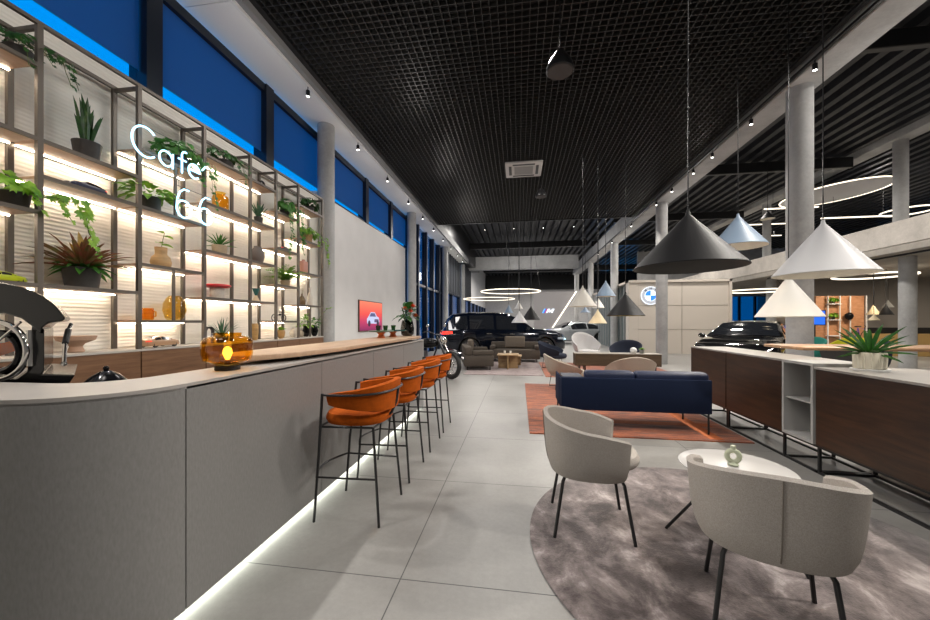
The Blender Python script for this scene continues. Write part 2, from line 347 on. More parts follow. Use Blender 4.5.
# showroom box
CREAM=M('cream_panel',(.56,.51,.45),.55); 
st(MB().box(5.2,8.9,17,17.4,0,3.12).box(4.8,8.95,16.9,17.4,3.12,3.22).box(4.8,5.2,16.96,17.4,0,3.12).box(8.85,8.95,16.9,25,0,3.22).box(4.8,8.95,17,25,3.12,3.22).build('wall_back',CREAM,smooth=False),'cream panelled meeting box wall in mid hall','wall')
j=MB()
for z in (1.05,2.1): j.box(5.2,8.85,16.988,17.0,z,z+.012)
for x in (5.2,7.0,): j.box(x,x+.012,16.986,17.0,0,3.12)
st(j.build('trim_5',M('joint_grey',(.25,.23,.2),.6),smooth=False))
w=thing('window_12','glazed side of the cream box with vertical fins','window'); w['kind']='structure'
MB().box(5.0,5.01,17.4,25,0,3.1).build('window_pane',CLEAR,w,smooth=False)
m=MB(); y=17.6
while y<25: m.box(4.93,5.08,y,y+.07,0,3.12); y+=.62
m.build('fin',M('fin_grey',(.35,.37,.38),.5),w,smooth=False)
# slanted far wall with lit edge
Y=30; gx=[(1.2,0),(2.05,0),(4.5,3.84),(1.2,3.84)]
st(MB().prism(gx,lambda a,b,c:Vector((a,c,b)),30,30.3).build('wall_back',M('showcase_grey',(.45,.43,.43),.6),smooth=False),'slanted pale display wall with a lit edge','wall')
o=MB().prism([(2.05,0),(2.13,0),(4.58,3.84),(4.5,3.84)],lambda a,b,c:Vector((a,c,b)),29.95,30.3).build('edge_light',emit('edge_led',(1,.9,.75),3),smooth=False); tag(o,'slanting warm light strip on the edge of the display wall','light')
# ---------------- camera, world
cd=bpy.data.cameras.new('camera'); cam=bpy.data.objects.new('camera',cd); C.objects.link(cam)
cam.location=(0,0,H); cam.rotation_euler=(PI/2,0,TH); cd.sensor_width=36; cd.lens=F/930*36; cd.shift_y=12/930; cd.clip_end=200
sc=bpy.context.scene; sc.camera=cam
sc.view_settings.view_transform='Standard'; sc.view_settings.look='None'; sc.view_settings.gamma=1; sc.view_settings.use_curve_mapping=False; sc.view_settings.exposure=0
wd=bpy.data.worlds.new('dusk'); sc.world=wd; wd.use_nodes=True; bg=wd.node_tree.nodes['Background']; bg.inputs['Color'].default_value=(0.0,.36,1.0,1); bg.inputs['Strength'].default_value=1.0
# ---------------- lamps of the room and added fill lights
def lamp(kind,loc,power,col=(1,.93,.84),size=.2,spot=None,aim=None,blend=.6,name='lamp_or_fill_light'):
    l=bpy.data.lights.new(name,kind); l.energy=power; l.color=col
    if kind=='AREA': l.shape='DISK'; l.size=size
    else: l.shadow_soft_size=size
    if kind=='SPOT': l.spot_size=R(spot); l.spot_blend=blend
    o=bpy.data.objects.new(name,l); C.objects.link(o); o.location=loc
    if aim is not None: o.rotation_euler=(Vector(aim)-Vector(loc)).to_track_quat('-Z','Y').to_euler()
    return o
# track spotlights
def spothead():
    t=thing('track_spotlight','x','spotlight')
    t.scale=(.65,)*3
    MB().lathe([(.045,-.14),(.05,-.13),(.05,.0),(.03,.02)],16).build('lamp_body',BLACK,t)
    MB().tube([(0,0,.02),(0,0,.1)],.012).build('stem',BLACK,t)
    MB().lathe([(.038,-.142),(.038,-.138)],16).build('lens',emit('spot_lens',(1,.95,.88),14),t)
    return t
sp=spothead(); first=True
def puthead(x,y,z,lab,grp):
    global first
    if first: o=sp; first=False; o.location=(x,y,z); o['label']=lab; o['group']=grp
    else: o=copyto(sp,(x,y,z),0,lab,grp)
    return o
LY=[1.7,3.6,5.6,7.5,9.3,11.15,12.9,14.6,16.5,18.4,20.4,22.4]
o=MB().box(-3.5,-3.46,-2,24,5.30,5.338).build('lighting_track',WHITE,smooth=False); tag(o,'slim lighting track along the edge of the white soffit','track')
for i,y in enumerate(LY):
    puthead(-3.48,y,5.233,'small spotlight on the left soffit edge, %s to the camera'%ORD[i],'spotlights along the left soffit')
RY=[1.4,3.0,4.6,6.1,7.6,9.0,9.9,11.2,12.4,15,18,21]
o=MB().box(4.33,4.37,-2,26,5.28,5.32).build('lighting_track',BLACK,smooth=False); tag(o,'black lighting track beside the long concrete beam','track')
for i,y in enumerate(RY):
    puthead(4.35,y,5.213,'small black spotlight beside the concrete beam, %s to the camera'%ORD[i],'spotlights along the concrete beam')
k=0
for y in (16.5,19,21.5):
    for x in (-2,-.3,1.4,3.1): k+=1; puthead(x,y,6.933,'tiny spotlight under the dark roof deck beyond the grid ceiling','spotlights under the roof deck')
PW=.6
for y in (0.8,3.6,7.5,11.15,16.5,22.4): lamp('SPOT',(-3.46,y,5.02),560*PW,(1,.95,.9),.05,95,(-.3 if y<14 else -1,y+.7,0))
for y in (1.4,4.6,7.6,12.4,18,24): lamp('SPOT',(4.33,y,5.0),900*PW,(1,.94,.86),.05,100,(1.6,y-.1,0))
for x,y in ((-.5,-.4),(1.6,1.1),(.2,5.2),(-.3,8.8),(1.4,14.5)): lamp('AREA',(x,y,5.36),85*PW,(1,.95,.9),.35,aim=(x,y,0))  # soft area fill added below the grid ceiling, without fixtures
for x,y in ((-2,20),(1.5,20),(-1,31.5),(3,31.5),(2,38),(7,38)): lamp('AREA',(x,y,6.3 if y<24 else 5.4),(330 if y<35 else 700)*PW,(1,.95,.9),.5,aim=(x,y,0))
for x,y in ((7.5,4),(7.5,10),(7.5,15),(8,22),(8,28)): lamp('AREA',(x,y,6.3),420*PW,(1,.93,.85),.5,aim=(x-.5,y,0))
for x,y in ((13,8),(13.5,15),(18,10),(18,16),(15,24)): lamp('AREA',(x,y,3.25),130*PW,(1,.88,.72),.4,aim=(x,y,0))
for x,y in ((14,10),(14,16),(14,24),(20,14)): lamp('AREA',(x,y,6.7),260*PW,(1,.93,.85),.5,aim=(x,y,0))

for y in (1.2,4.5,8,11.5,16,21): lamp('POINT',(-2.3,y,4.1),60*PW,(1,.95,.9),.25)  # unseen point fill added to simulate uplight on the white soffit
for y in (6,12,18): lamp('POINT',(5.6,y,4.6),40*PW,(1,.95,.9),.25)  # more point fill added on the right of the beam, no fixtures
lamp('SPOT',(3.0,9.0,5.3),500*PW,(1,.95,.9),.06,60,(-4.05,9.6,2.4))  # extra spot added to brighten the pale left wall panel
lamp('SPOT',(0.5,24.4,5.2),420*PW,(1,.95,.9),.1,120,(.5,28.2,6.1))  # extra spot added to lift the concrete cross beam
# ================= BAR COUNTER
def arcpts(cx,cy,r,a0,a1,n): return [(cx+r*K(R(a0+(a1-a0)*i/n)),cy+r*S(R(a0+(a1-a0)*i/n))) for i in range(n+1)]
MET=None
def brushed():
    m,nt,b=nodes('counter_laminate'); n=noise(nt,3,6,sc=(1,1,22)); n2=noise(nt,120,3,sc=(1,1,.3))
    r=ramp(nt,n2.outputs['Fac'],[(.3,(.20,.196,.19)),(.7,(.24,.235,.23))]); nt.links.new(r.outputs['Color'],b.inputs['Base Color'])
    b.inputs['Roughness'].default_value=.42; b.inputs['Metallic'].default_value=.25; bump(nt,b,n2.outputs['Fac'],.08,.001); return m
CL=brushed()
YE=5.58
outer=[(-3.3,1.03)]+arcpts(-1.92,1.45,.42,-90,0,18)+[(-1.5,YE)]
inner=[(-3.3,1.33)]+arcpts(-2.12,1.62,.26,-90,0,12)+[(-1.86,YE)]
bc=thing('bar_counter','long grey bar counter with a rounded corner and a glowing base','bar counter')
off=[(-3.3,1.06)]+arcpts(-1.92,1.45,.39,-90,0,18)+[(-1.53,YE-.03)]
def strip(mb,pa,pb,z0,z1):
    n=len(pa); 
    mb.prism(pa+pb[::-1],lambda a,b,c:Vector((a,b,c)),z0,z1)
def thickcurve(o,th): # inward offset
    out=[]
    for i,p in enumerate(o):
        a=Vector(o[max(i-1,0)]);b=Vector(o[min(i+1,len(o)-1)]);t=(b-a).normalized(); n=Vector((-t.y,t.x)); out.append((p[0]+n.x*th,p[1]+n.y*th))
    return out
def ribbon(o,th,z0,z1):
    q=thickcurve(o,th); mb=MB(); n=len(o); vs=[]
    for a,b in zip(o,q): vs+=[(a[0],a[1],z0),(a[0],a[1],z1),(b[0],b[1],z1),(b[0],b[1],z0)]
    fs=[(i*4+j,i*4+(j+1)%4,i*4+4+(j+1)%4,i*4+4+j) for i in range(n-1) for j in range(4)]+[(0,1,2,3),((n-1)*4+3,(n-1)*4+2,(n-1)*4+1,(n-1)*4)]
    return mb.add(vs,fs)
arc=outer[:20]; 
ribbon(arc[:-1]+[(-1.5,1.445)],.03,.07,1.085).build('front_panel',CL,bc,label='curved corner panel')
pys=[1.449,2.6,3.6,4.6,YE]
for a,b in zip(pys,pys[1:]): MB().box(-1.53,-1.5,a+.002,b-.002,.07,1.085).build('front_panel',CL,bc,smooth=False)
MB().box(-1.86,-1.5,YE,YE+.03,.0,1.1).build('end_panel',M('counter_end',(.3,.3,.3),.4,.2),bc,smooth=False)
mb=MB(); n=len(outer)
# top as matched strip
def resample(p,k):
    L=[0]
    for a,b in zip(p,p[1:]): L.append(L[-1]+math.hypot(b[0]-a[0],b[1]-a[1]))
    out=[]
    for i in range(k):
        d=L[-1]*i/(k-1); j=0
        while j<len(L)-2 and L[j+1]<d: j+=1
        t=(d-L[j])/max(L[j+1]-L[j],1e-9); out.append((p[j][0]+(p[j+1][0]-p[j][0])*t,p[j][1]+(p[j+1][1]-p[j][1])*t))
    return out
m1=[(-3.3,1.03)]+arcpts(-1.92,1.45,.42,-90,0,18)+[(-1.5,YE)]; m2=[(-3.3,1.33)]+arcpts(-2.12,1.62,.26,-90,0,18)+[(-1.86,YE)]
vs=[];fs=[]
for a,b in zip(m1,m2): vs+=[(a[0],a[1],1.075),(a[0],a[1],1.1),(b[0],b[1],1.1),(b[0],b[1],1.075)]
k=len(m1)
fs=[(i*4+j,i*4+(j+1)%4,i*4+4+(j+1)%4,i*4+4+j) for i in range(k-1) for j in range(4)]+[(0,1,2,3),((k-1)*4+3,(k-1)*4+2,(k-1)*4+1,(k-1)*4)]
MB().add(vs,fs).build('countertop',M('pale_counter_top',(.33,.31,.29),.38,var=.05,vs=4),bc,label='pale grey countertop')
ribbon(m2,.02,.0,1.075).build('inner_panel',M('counter_inner',(.09,.09,.09),.5),bc)
ribbon(thickcurve(m1,.09),.02,0,.07).build('plinth',M('plinth_grey',(.2,.2,.2),.6),bc)
ribbon(thickcurve(m1,.075),.012,.012,.05).build('base_light',LEDC,bc,smooth=False,label='glowing strip under the counter front')
MB().box(-2.42,-1.9,1.36,YE,.86,.9).box(-3.3,-2.42,1.36,1.9,.86,.9).box(-2.4,-1.92,1.9,YE-.05,0,.86).build('inner_worktop',M('worktop_black',(.03,.03,.03),.35),bc,smooth=False)
sl=[(-2.03,2.5),(-2.02,2.3),(-1.98,2.16),(-1.91,2.08),(-1.82,2.05),(-1.73,2.09),(-1.64,2.22),(-1.57,2.42),(-1.525,2.7),(-1.50,3.1),(-1.50,YE-.1),(-2.03,YE-.1)]
o=MB().prism(sl,lambda a,b,c:Vector((a,b,c)),1.128,1.165).build('wooden_bar_top',TOPWOOD,bevel=.006,seg=2); tag(o,'raised pale oak bar top with a rounded near end on the grey counter','bar top')
o=MB()
MB().box(-1.95,-1.62,2.5,YE-.2,1.1,1.128).build('spacer',BLACK,bc,smooth=False)
# ================= BAR STOOLS
def sup(q,rx,ry,e=.75):
    c,s=K(q),S(q); return (rx*math.copysign(abs(c)**e,c),ry*math.copysign(abs(s)**e,s))
def cushion(mb,rx,ry,z0,z1,e=.75,n=32,cx=0,cy=0,dome=.015):
    h=z1-z0; pr=[(.80,0),(.94,.08),(1,.35),(1,.65),(.94,.92),(.8,1.0),(.4,1.0+dome/h),(.02,1+dome/h)]
    rows=[[Vector((cx+sup(2*PI*j/n,rx*r,ry*r,e)[0],cy+sup(2*PI*j/n,rx*r,ry*r,e)[1],z0+h*t)) for j in range(n)] for r,t in pr]
    o=len(mb.v); mb.grid(rows,True); mb.f.append([o+i for i in range(n)]); mb.f.append([o+7*n+i for i in range(n)]); return mb
def stool(lab):   # faces local +x
    t=thing('bar_stool',lab,'bar stool',group='orange bar stools in a row along the counter')
    cushion(MB(),.225,.225,.66,.745).build('seat',SUEDE,t)
    n=30; rows=[]; fm=R(112)
    for k in range(10):  # cross section loop: outer bottom->outer top->inner top->inner bottom
        pass
    mb=MB(); rows=[]
    for i in range(n+1):
        q=-fm+2*fm*i/n; a=abs(q)/fm; zt=.965-.075*a**1.6; zb=.752+.055*a**1.5; c=-K(q); s_=S(q); row=[]
        for (dr,dz) in ((.0,0),(.012,.012),(.014,.5),(.012,.97),(0,1),(-.022,1.0),(-.034,.96),(-.034,.5),(-.032,.04),(-.02,0)):
            r=.255+dr+.02*dz; x,y=sup(PI-q,r,r,.82); row.append(Vector((x,y,zb+(zt-zb)*dz if dz not in(.012,) else zb+.006)))
        rows.append(row)
    o=len(mb.v); mb.grid(rows,True); kk=10; mb.f.append([o+i for i in range(kk)]); mb.f.append([o+n*kk+i for i in range(kk)])
    mb.build('backrest',SUEDE,t)
    bar=[]
    for i in range(n+1):
        q=-R(118)+2*R(118)*i/n; x,y=sup(PI-q,.292,.292,.82); bar.append((x,y,.905-.02*abs(q)/fm))
    MB().tube(bar,.008,8).build('back_rail',BLKSAT,t)
    for sx in (-1,1):
        for sy in (-1,1):
            p=[(sx*.235,sy*.235,0),(sx*.205,sy*.215,.35),(sx*.18,sy*.20,.66)]
            if sx>0: e=bar[-1] if sy<0 else bar[0]; p=[(.235,sy*.235,0),(.20,sy*.235,.45),(bar[0][0],abs(bar[0][1])*sy,.893)]
            MB().tube(p,.0095,8).build('leg',BLKSAT,t)
    MB().tube([(-.18,0,.66),(-.24,0,.72),(-.275,0,.80),(-.292,0,.905)],.010,8).build('back_strut',BLKSAT,t)
    MB().tube([(-.18,.2,.655),(-.18,-.2,.655),(.2,-.22,.655),(.2,.22,.655)],.008,6,True).build('seat_frame',BLKSAT,t)
    for sy in (-1,1): MB().tube([(-.21,sy*.216,.31),(.215,sy*.235,.31)],.0075,6).build('side_rail',BLKSAT,t)
    MB().tube([(.215+.075*S(PI*i/14),-.235+.47*i/14,.31) for i in range(15)],.0085,6).build('foot_rail',BLKSAT,t)
    return t
s0=stool('orange bar stool nearest the camera, first of the row along the counter')
s0.location=(-1.165,2.56,0); s0.rotation_euler=(0,0,PI)
for (y,l) in ((3.24,'second orange bar stool from the camera along the counter'),(3.98,'third orange bar stool from the camera along the counter'),(4.66,'farthest orange bar stool, at the flower vase end of the counter')):
    copyto(s0,(-1.165,y,0),PI,l)
# ================= TUB CHAIRS
def shell(mb,rx,ry,fm,zb,zback,zarm,th=.03,s0=.70,n=36,lowfront=0,e=.8,pw=1.5):
    prof=[(0,0),(.10,.10),(.35,.4),(.62,.72),(.82,.92),(.96,1.0)]; rows=[]
    for i in range(n+1):
        q=-fm+2*fm*i/n; a=abs(q)/fm; zt=zback-(zback-zarm)*a**pw; z0=zb+lowfront*a**4; row=[]
        outp=[]; inn=[]
        for (t,g) in ((0,.0),(.12,.35),(.3,.6),(.5,.76),(.7,.87),(.88,.96),(1,1.03)):
            s_=s0+(1-s0)*g; z=z0+(zt-z0)*t; outp.append((s_,z))
        row=[(s_,z,0) for s_,z in outp]+[(1.0,zt+.012,-th*.5)]+[(s_,z,-th) for s_,z in outp[::-1]]
        rr=[]
        for s_,z,d in row:
            x,y=sup(PI-q,rx*s_+d,ry*s_+d,e); rr.append(Vector((x,y,z)))
        rows.append(rr)
    o=len(mb.v); k=len(rows[0]); mb.grid(rows,True); mb.f.append([o+i for i in range(k)]); mb.f.append([o+n*k+i for i in range(k)])
    return mb
def tub(lab,mat,rx=.305,ry=.322,zback=.75,zarm=.63,zb=.395,group=None,legmat=BLKSAT,cat='armchair',name='tub_chair'):
    t=thing(name,lab,cat,group=group)
    shell(MB(),rx,ry,R(128),zb-.01,zback,zarm,s0=.85).build('backrest',mat,t)
    b=MB(); n=36; pr=[(.02,zb-.022),(.55,zb-.022),(.76,zb-.012),(.80,zb+.02),(.82,zb+.06),(.3,zb+.065)]
    b.grid([[Vector((*sup(2*PI*j/n,rx*r,ry*r,.8),z)) for j in range(n)] for r,z in pr],True); b.build('seat_shell',mat,t)
    cushion(MB(),rx*.83,ry*.82,zb+.05,zb+.13,.8,cx=.05).build('seat_cushion',mat,t)
    MB().tube([(-rx*(.85+.15*g)-.004,0,zb+(zback-zb)*tt) for tt,g in ((.03,.1),(.12,.35),(.3,.6),(.5,.76),(.7,.87),(.88,.96),(1,1.03))],.003,5).build('back_seam',M('seam_thread',(.16,.14,.12),.9),t)
    for sx in (-1,1):
        for sy in (-1,1):
            MB().tube([(sx*.12,sy*.13,zb-.02),(sx*.17,sy*.17,zb-.022),(sx*.185,sy*.185,zb-.05),(sx*.24,sy*.225,0)],.0105,8).build('leg',legmat,t)
    return t
c1=tub('oatmeal tub chair left of the round table, seen from its side',BEIGE,group='oatmeal tub chairs at the round table'); c1.location=(.475,2.575,.0135); c1.rotation_euler=(0,0,R(-3))
c2=copyto(c1,(1.13,1.86,.0135),R(68),'oatmeal tub chair in the foreground with its back to the camera')
c2.scale=(1.0,.98,1)
# ================= ROUND TABLE
t=thing('side_table','small round white table with splayed black legs on the grey rug','table',(1.36,2.54,.0135))
TT=M('table_white',(.50,.49,.48),.25)
MB().lathe([(.02,.43),(.30,.43),(.312,.437),(.312,.447),(.303,.452),(.02,.452)],48).build('tabletop',TT,t)
for a in (175,295,55): MB().tube([(.05*K(R(a)),.05*S(R(a)),.43),(.40*K(R(a)),.40*S(R(a)),0)],.009,8).build('leg',BLKSAT,t)
MB().lathe([(.02,.40),(.09,.41),(.09,.43),(.02,.43)],20).build('hub',BLKSAT,t)
# ring vase
v=thing('ring_vase','small sage green ring shaped vase on the round white table','vase',(1.35,2.54,.467),R(-20)); v.scale=(.9,.9,.95)
SAGE=M('sage_ceramic',(.42,.45,.33),.45,var=.1,vs=30)
mb=MB(); mb.tube([(.036*K(2*PI*i/28),0,.062+.036*S(2*PI*i/28)) for i in range(28)],.0165,12,True); mb.build('body',SAGE,v)
MB().lathe([(.03,0),(.034,.004),(.034,.01),(.022,.02),(.016,.03)],20).build('foot',SAGE,v); MB().lathe([(.012,.105),(.016,.112),(.016,.132),(.012,.132)],16).build('neck',SAGE,v)
# ================= RUGS
RUGG=mottle('grey_plush',[(.025,.018,.018),(.075,.058,.057),(.20,.165,.16),(.46,.41,.40)],2.9,sc=(1.25,1,1),rough=.95,dist=.35)
o=MB().lathe([(1.24,0.0),(1.25,.006),(1.24,.012),(.02,.012)],96).build('round_rug',RUGG); o.location=(1.32,2.40,0.001); tag(o,'large round mottled grey plush rug under the tub chairs','rug')
RUGO=mottle('rust_rug',[(.05,.012,.003),(.17,.034,.006),(.36,.078,.013),(.52,.15,.04)],6,sc=(.5,2.6,1),rough=.9,dist=.5)
r=thing('patchwork_rug','rust orange patchwork rug under the navy sofa','rug',(0,0,.001))
MB().box(.13,2.64,4.55,8.2,0,.012).build('rug_pile',RUGO,r,smooth=False)
RB=M('rust_light',(.46,.13,.045),.9,var=.2,vs=30); m=MB(); m.box(.4,2.5,5.15,5.3,.0125,.014); m.box(2.2,2.35,4.6,8.1,.0125,.0145); m.box(.9,1.05,5.3,8.1,.0125,.014); m.build('stripe',RB,r,smooth=False,label='lighter orange stripe')
o=MB().box(.66,4.1,9.3,12.6,0.001,.012).build('area_rug',RUGO,smooth=False); tag(o,'far rust orange rug under the low sideboard and shell chairs','rug')
RUGP=mottle('taupe_rug',[(.12,.08,.075),(.24,.18,.175),(.36,.3,.3)],3,sc=(1,2,1))
o=MB().box(-1.45,.62,9.45,13.4,0.001,.012).build('area_rug',RUGP,smooth=False); tag(o,'mottled mauve grey rug under the taupe sofas','rug')
# ================= NAVY SOFA
t=thing('sofa','navy blue sofa seen from behind on the orange rug','sofa',(1.42,5.12,.013))
W=.885
MB().box(-W,W,-.36,-.26,.25,.66).build('back_panel',NAVY,t,bevel=.012)
MB().box(-W,-W+.03,-.26,.40,.25,.64).build('side_panel',NAVY,t,bevel=.008); MB().box(W-.03,W,-.26,.40,.25,.64).build('side_panel',NAVY,t,bevel=.008)
MB().box(-W+.03,W-.03,-.26,.40,.25,.33).build('seat_base',NAVY,t,bevel=.01)
for a in (-1,1): MB().box(*sorted((a*.01,a*(W-.05))),-.12,.39,.33,.46).build('seat_cushion',NAVYL,t,bevel=.03,seg=3)
for x0,x1 in ((-W+.30,.02),(.026,W-.01)):
    MB().box(x0,x1,-.33,-.14,.56,.745).build('back_cushion',NAVYL,t,bevel=.05,seg=4)
MB().box(-W+.03,-W+.28,-.26,.1,.645,.66).build('side_tray',M('tray_grey',(.05,.055,.07),.6),t,smooth=False,label='grey tray on the left arm')
for sx in (-W+.03,W-.03):
    for sy in (-.33,.37): MB().tube([(sx,sy,.25),(sx,sy,0)],.012,8).build('leg',BLKSAT,t)
# ================= RIGHT CABINET ROW
CTOP=M('cabinet_top',(.27,.255,.24),.35,var=.05)
def cabinet(lab,y0,y1,top,dep=.5,seams=()):
    t=thing('low_cabinet',lab,'cabinet',(2.67,y0,0)); L=y1-y0
    MB().box(.02,dep,.002,L-.002,.26,top-.02).build('body',DKWOOD,t,smooth=False)
    for a,b in seams or ((0,L),): MB().box(0,.019,a+.004,b-.004,.262,top-.022).build('door',DKWOOD,t,smooth=False,bevel=.002,seg=1)
    MB().box(-.005,dep+.005,0.001,L-.001,top-.019,top).build('cabinet_top',CTOP,t,smooth=False,label='pale top surface')
    f=MB()
    for x in (.02,dep-.04):
        f.box(x,x+.02,.0,L,0.0,.022); f.box(x,x+.02,.0,L,.235,.259)
        for y in (.0,L-.022): f.box(x,x+.02,y,y+.022,.022,.235)
    for y in (0,L-.022): f.box(.04,dep-.04,y,y+.022,0,.022)
    f.build('leg_frame',BLKSAT,t,smooth=False,label='thin black steel base frame')
    return t
cabinet('dark oak low cabinet at the far end of the row, beside the navy sofa',5.19,6.16,.998)
cabinet('dark oak low cabinet between the far cabinet and the open grey niche',4.16,5.18,1.0)
t=thing('open_shelf_unit','narrow grey open shelf unit set between the dark oak cabinets','shelf unit',(2.66,3.755,0))
NG=M('niche_grey',(.33,.33,.325),.5); L=.395
m=MB(); m.box(0,.5,0,.025,.262,1.0); m.box(0,.5,L-.025,L,.262,1.0); m.box(0,.5,.025,L-.025,.262,.287); m.box(0,.5,.025,L-.025,.975,1.0); m.build('frame',NG,t,smooth=False)
MB().box(.48,.5,.025,L-.025,.287,.975).build('back_panel',M('niche_back',(.2,.2,.2),.6),t,smooth=False); MB().box(.02,.48,.025,L-.025,.62,.632).build('shelf',CLEAR if False else NG,t,smooth=False)
f=MB()
for x in (.03,.45):
    f.box(x,x+.02,0,L,0,.022); f.box(x,x+.02,0,L,.235,.26)
f.box(.03,.47,0,.022,0,.022); f.build('leg_frame',BLKSAT,t,smooth=False)
cabinet('long dark oak low cabinet nearest the camera, under the ribbed planter',1.75,3.745,.97,.5,((0,1.99),))
# cabinets behind, joined back row
t=cabinet('dark oak low cabinet standing behind the near one, under the long table',2.2,4.1,.93,.42); t.location.x=3.35
# planter
t=thing('potted_aloe','spiky green aloe in a ribbed cream planter on the dark cabinet','plant',(2.95,3.56,.985)); t.scale=(1.2,1.2,1.2); 
MB().lathe([(.075,0),(.082,.004),(.085,.10),(.082,.115),(.07,.115),(.068,.09)],72,wav=.025,wn=30).build('pot',M('cream_ribbed',(.62,.58,.47),.6),t); MB().lathe([(.069,.095),(.005,.1)],20).build('soil',SOIL,t)
MB().lathe([(.098,-.014),(.1,-.012),(.1,-.002),(.09,0)],40).build('saucer',M('saucer_white',(.6,.6,.58),.4),t)
rr=random.Random(3); m=MB()
for i in range(30):
    a=2*PI*i*.381966; e=.35+1.1*(1-i/30); m.leaf((.012*K(a),.012*S(a),.10),(K(a),S(a),S(1.35-e)*1.9),.16+.13*(i/30)*rr.uniform(.8,1.2)+(.04 if i%5==0 else 0),.027,droop=.12,n=5,fold=.5)
m.build('leaves',G2,t)
# long wooden table
t=thing('high_table','long high table with a light oak top and slanted black legs behind the cabinets','table',(6.85,5.85,0),0)
MB().box(-3.1,3.1,-.40,.40,1.0,1.045).build('tabletop',TABW,t,bevel=.012,seg=2)
for x in (-2.3,-.9,1.2,2.4): MB().prism([(x-.12,1.0),(x+.08,1.0),(x+.30,0),(x+.16,0)],lambda a,b,c:Vector((a,c,b)),-.3,.3).build('leg',BLKSAT,t,smooth=False)
# chairs at long table
ORC=M('rust_shell',(.35,.12,.05),.5)
def shellchair(lab,mat,g=None):
    t=thing('shell_chair',lab,'chair',group=g)
    shell(MB(),.25,.26,R(95),.42,.8,.55,.015,.72).build('backrest',mat,t); cushion(MB(),.22,.23,.42,.47).build('seat',mat,t)
    for sx in (-1,1):
        for sy in (-1,1): MB().tube([(sx*.1,sy*.1,.42),(sx*.22,sy*.22,0)],.011,8).build('leg',BLKSAT,t)
    return t
a=shellchair('rust brown shell chair under the near left end of the long high table',ORC); a.location=(5.0,5.35,0); a.rotation_euler=(0,0,R(90))
copyto(a,(6.05,5.32,0),R(90),'rust brown shell chair under the long high table near the frame edge')
# ================= FAR LOUNGE
def lounge(lab,mat,rx,ry,zback,zarm,zb,loc,rz,legs=True,name='lounge_chair',fm=125):
    t=thing(name,lab,'lounge chair',loc,R(rz))
    shell(MB(),rx,ry,R(fm),zb,zback,zarm,.035,.62).build('backrest',mat,t); cushion(MB(),rx*.85,ry*.82,zb-.02,zb+.12,.8,cx=.06).build('seat_cushion',mat,t)
    for sy in (-1,1):
        if legs: MB().tube([(-rx*.5,sy*ry*.55,zb),(-rx*.6,sy*ry*.62,.01),(rx*.6,sy*ry*.62,.01),(rx*.55,sy*ry*.55,zb)],.009,6).build('leg',BLKSAT,t)
    if not legs: MB().lathe([(.22,0),(.22,.015),(.03,.03),(.03,zb)],20).build('pedestal_base',BLKSAT,t)
    return t
lounge('sand lounge chair facing right, standing beyond the left end of the navy sofa',BEIGE2,.42,.42,.70,.40,.27,(.93,7.75,.014),8)
lounge('sand lounge chair seen from behind, directly beyond the navy sofa cushions',BEIGE2,.42,.44,.72,.36,.27,(2.1,7.35,.014),90)
lounge('pale grey high backed shell chair behind the left end of the low sideboard',GREYF,.42,.43,1.03,.62,.36,(2.12,12.0,.014),-72,False,fm=110)
lounge('dark slate lounge chair to the left of the low sideboard',DKNAVY,.42,.43,.78,.5,.3,(1.0,11.25,.014),-15)
lounge('dark slate lounge chair behind the right part of the low sideboard',DKNAVY,.42,.45,.80,.48,.3,(3.22,11.7,.014),-120)
t=thing('low_sideboard','long low brown sideboard on thin legs in the middle lounge','sideboard',(2.5,9.95,.0135),0); t.scale=(.93,1,1)
BRN=wood('sideboard_brown',(.05,.032,.018),(.12,.08,.045),.5,axis=(1,6,8))
MB().box(-1.13,1.13,-.2,.2,.235,.54).build('body',BRN,t,bevel=.008,seg=1); MB().box(-1.14,1.14,-.21,.21,.54,.555).build('sideboard_top',M('sb_top',(.3,.27,.23),.5),t,smooth=False)
for x in (-1.0,-.85,.85,1.0):
    MB().box(x-.012,x+.012,-.15,.15,0,.235).build('leg',BLKSAT,t,smooth=False)
v=thing('globe_vase','round white vase on the low sideboard','vase',(2.93,9.93,.567)); MB().lathe([(.03,0),(.07,.03),(.085,.08),(.07,.13),(.03,.155),(.025,.155)],20).build('body',WHITE,v)
v=thing('potted_plant','small green plant in a grey pot beside the white globe vase','plant',(3.13,9.93,.567)); MB().lathe([(.05,0),(.06,.1),(.05,.1)],16).build('pot',M('pot_grey',(.2,.2,.19),.6),v)
m=MB(); rr=random.Random(9)
for i in range(40): a=rr.uniform(0,2*PI); m.leaf((0,0,.09),(K(a),S(a),rr.uniform(.6,2)),rr.uniform(.08,.15),.035,.4,3)
m.build('leaves',G1,v)
# taupe sofas
def taupe(lab,loc,rz,tall=False,w=.85):
    t=thing('sofa',lab,'sofa',loc,R(rz))
    MB().box(-w,w,-.42,.42,.10,.42).build('seat_base',TAUPE,t,bevel=.03,seg=2)
    MB().box(-w,w,-.42,-.2,.42,.66).build('backrest',TAUPE,t,bevel=.04,seg=2)
    for a in (-1,1): MB().box(*sorted((a*w,a*(w-.17))),-.2,.42,.42,.56).build('armrest',TAUPE,t,bevel=.04,seg=2)
    if tall: MB().box(-.36,.36,-.30,-.16,.45,.86).build('back_cushion',fabric('taupe_light',(.16,.135,.11),.08),t,bevel=.05,seg=3)
    else: MB().box(-.6,-.1,-.24,-.08,.44,.82).build('back_cushion',fabric('taupe_light2',(.13,.11,.09),.08),t,bevel=.05,seg=3)
    for x in (-w+.1,w-.1):
        for y in (-.32,.32): MB().tube([(x,y,.1),(x,y,0)],.015,6).build('leg',BLKSAT,t)
    return t
taupe('taupe sofa on the left of the mauve rug, in front of the motorcycle side',(-1.28,11.0,.014),-78,w=.8)
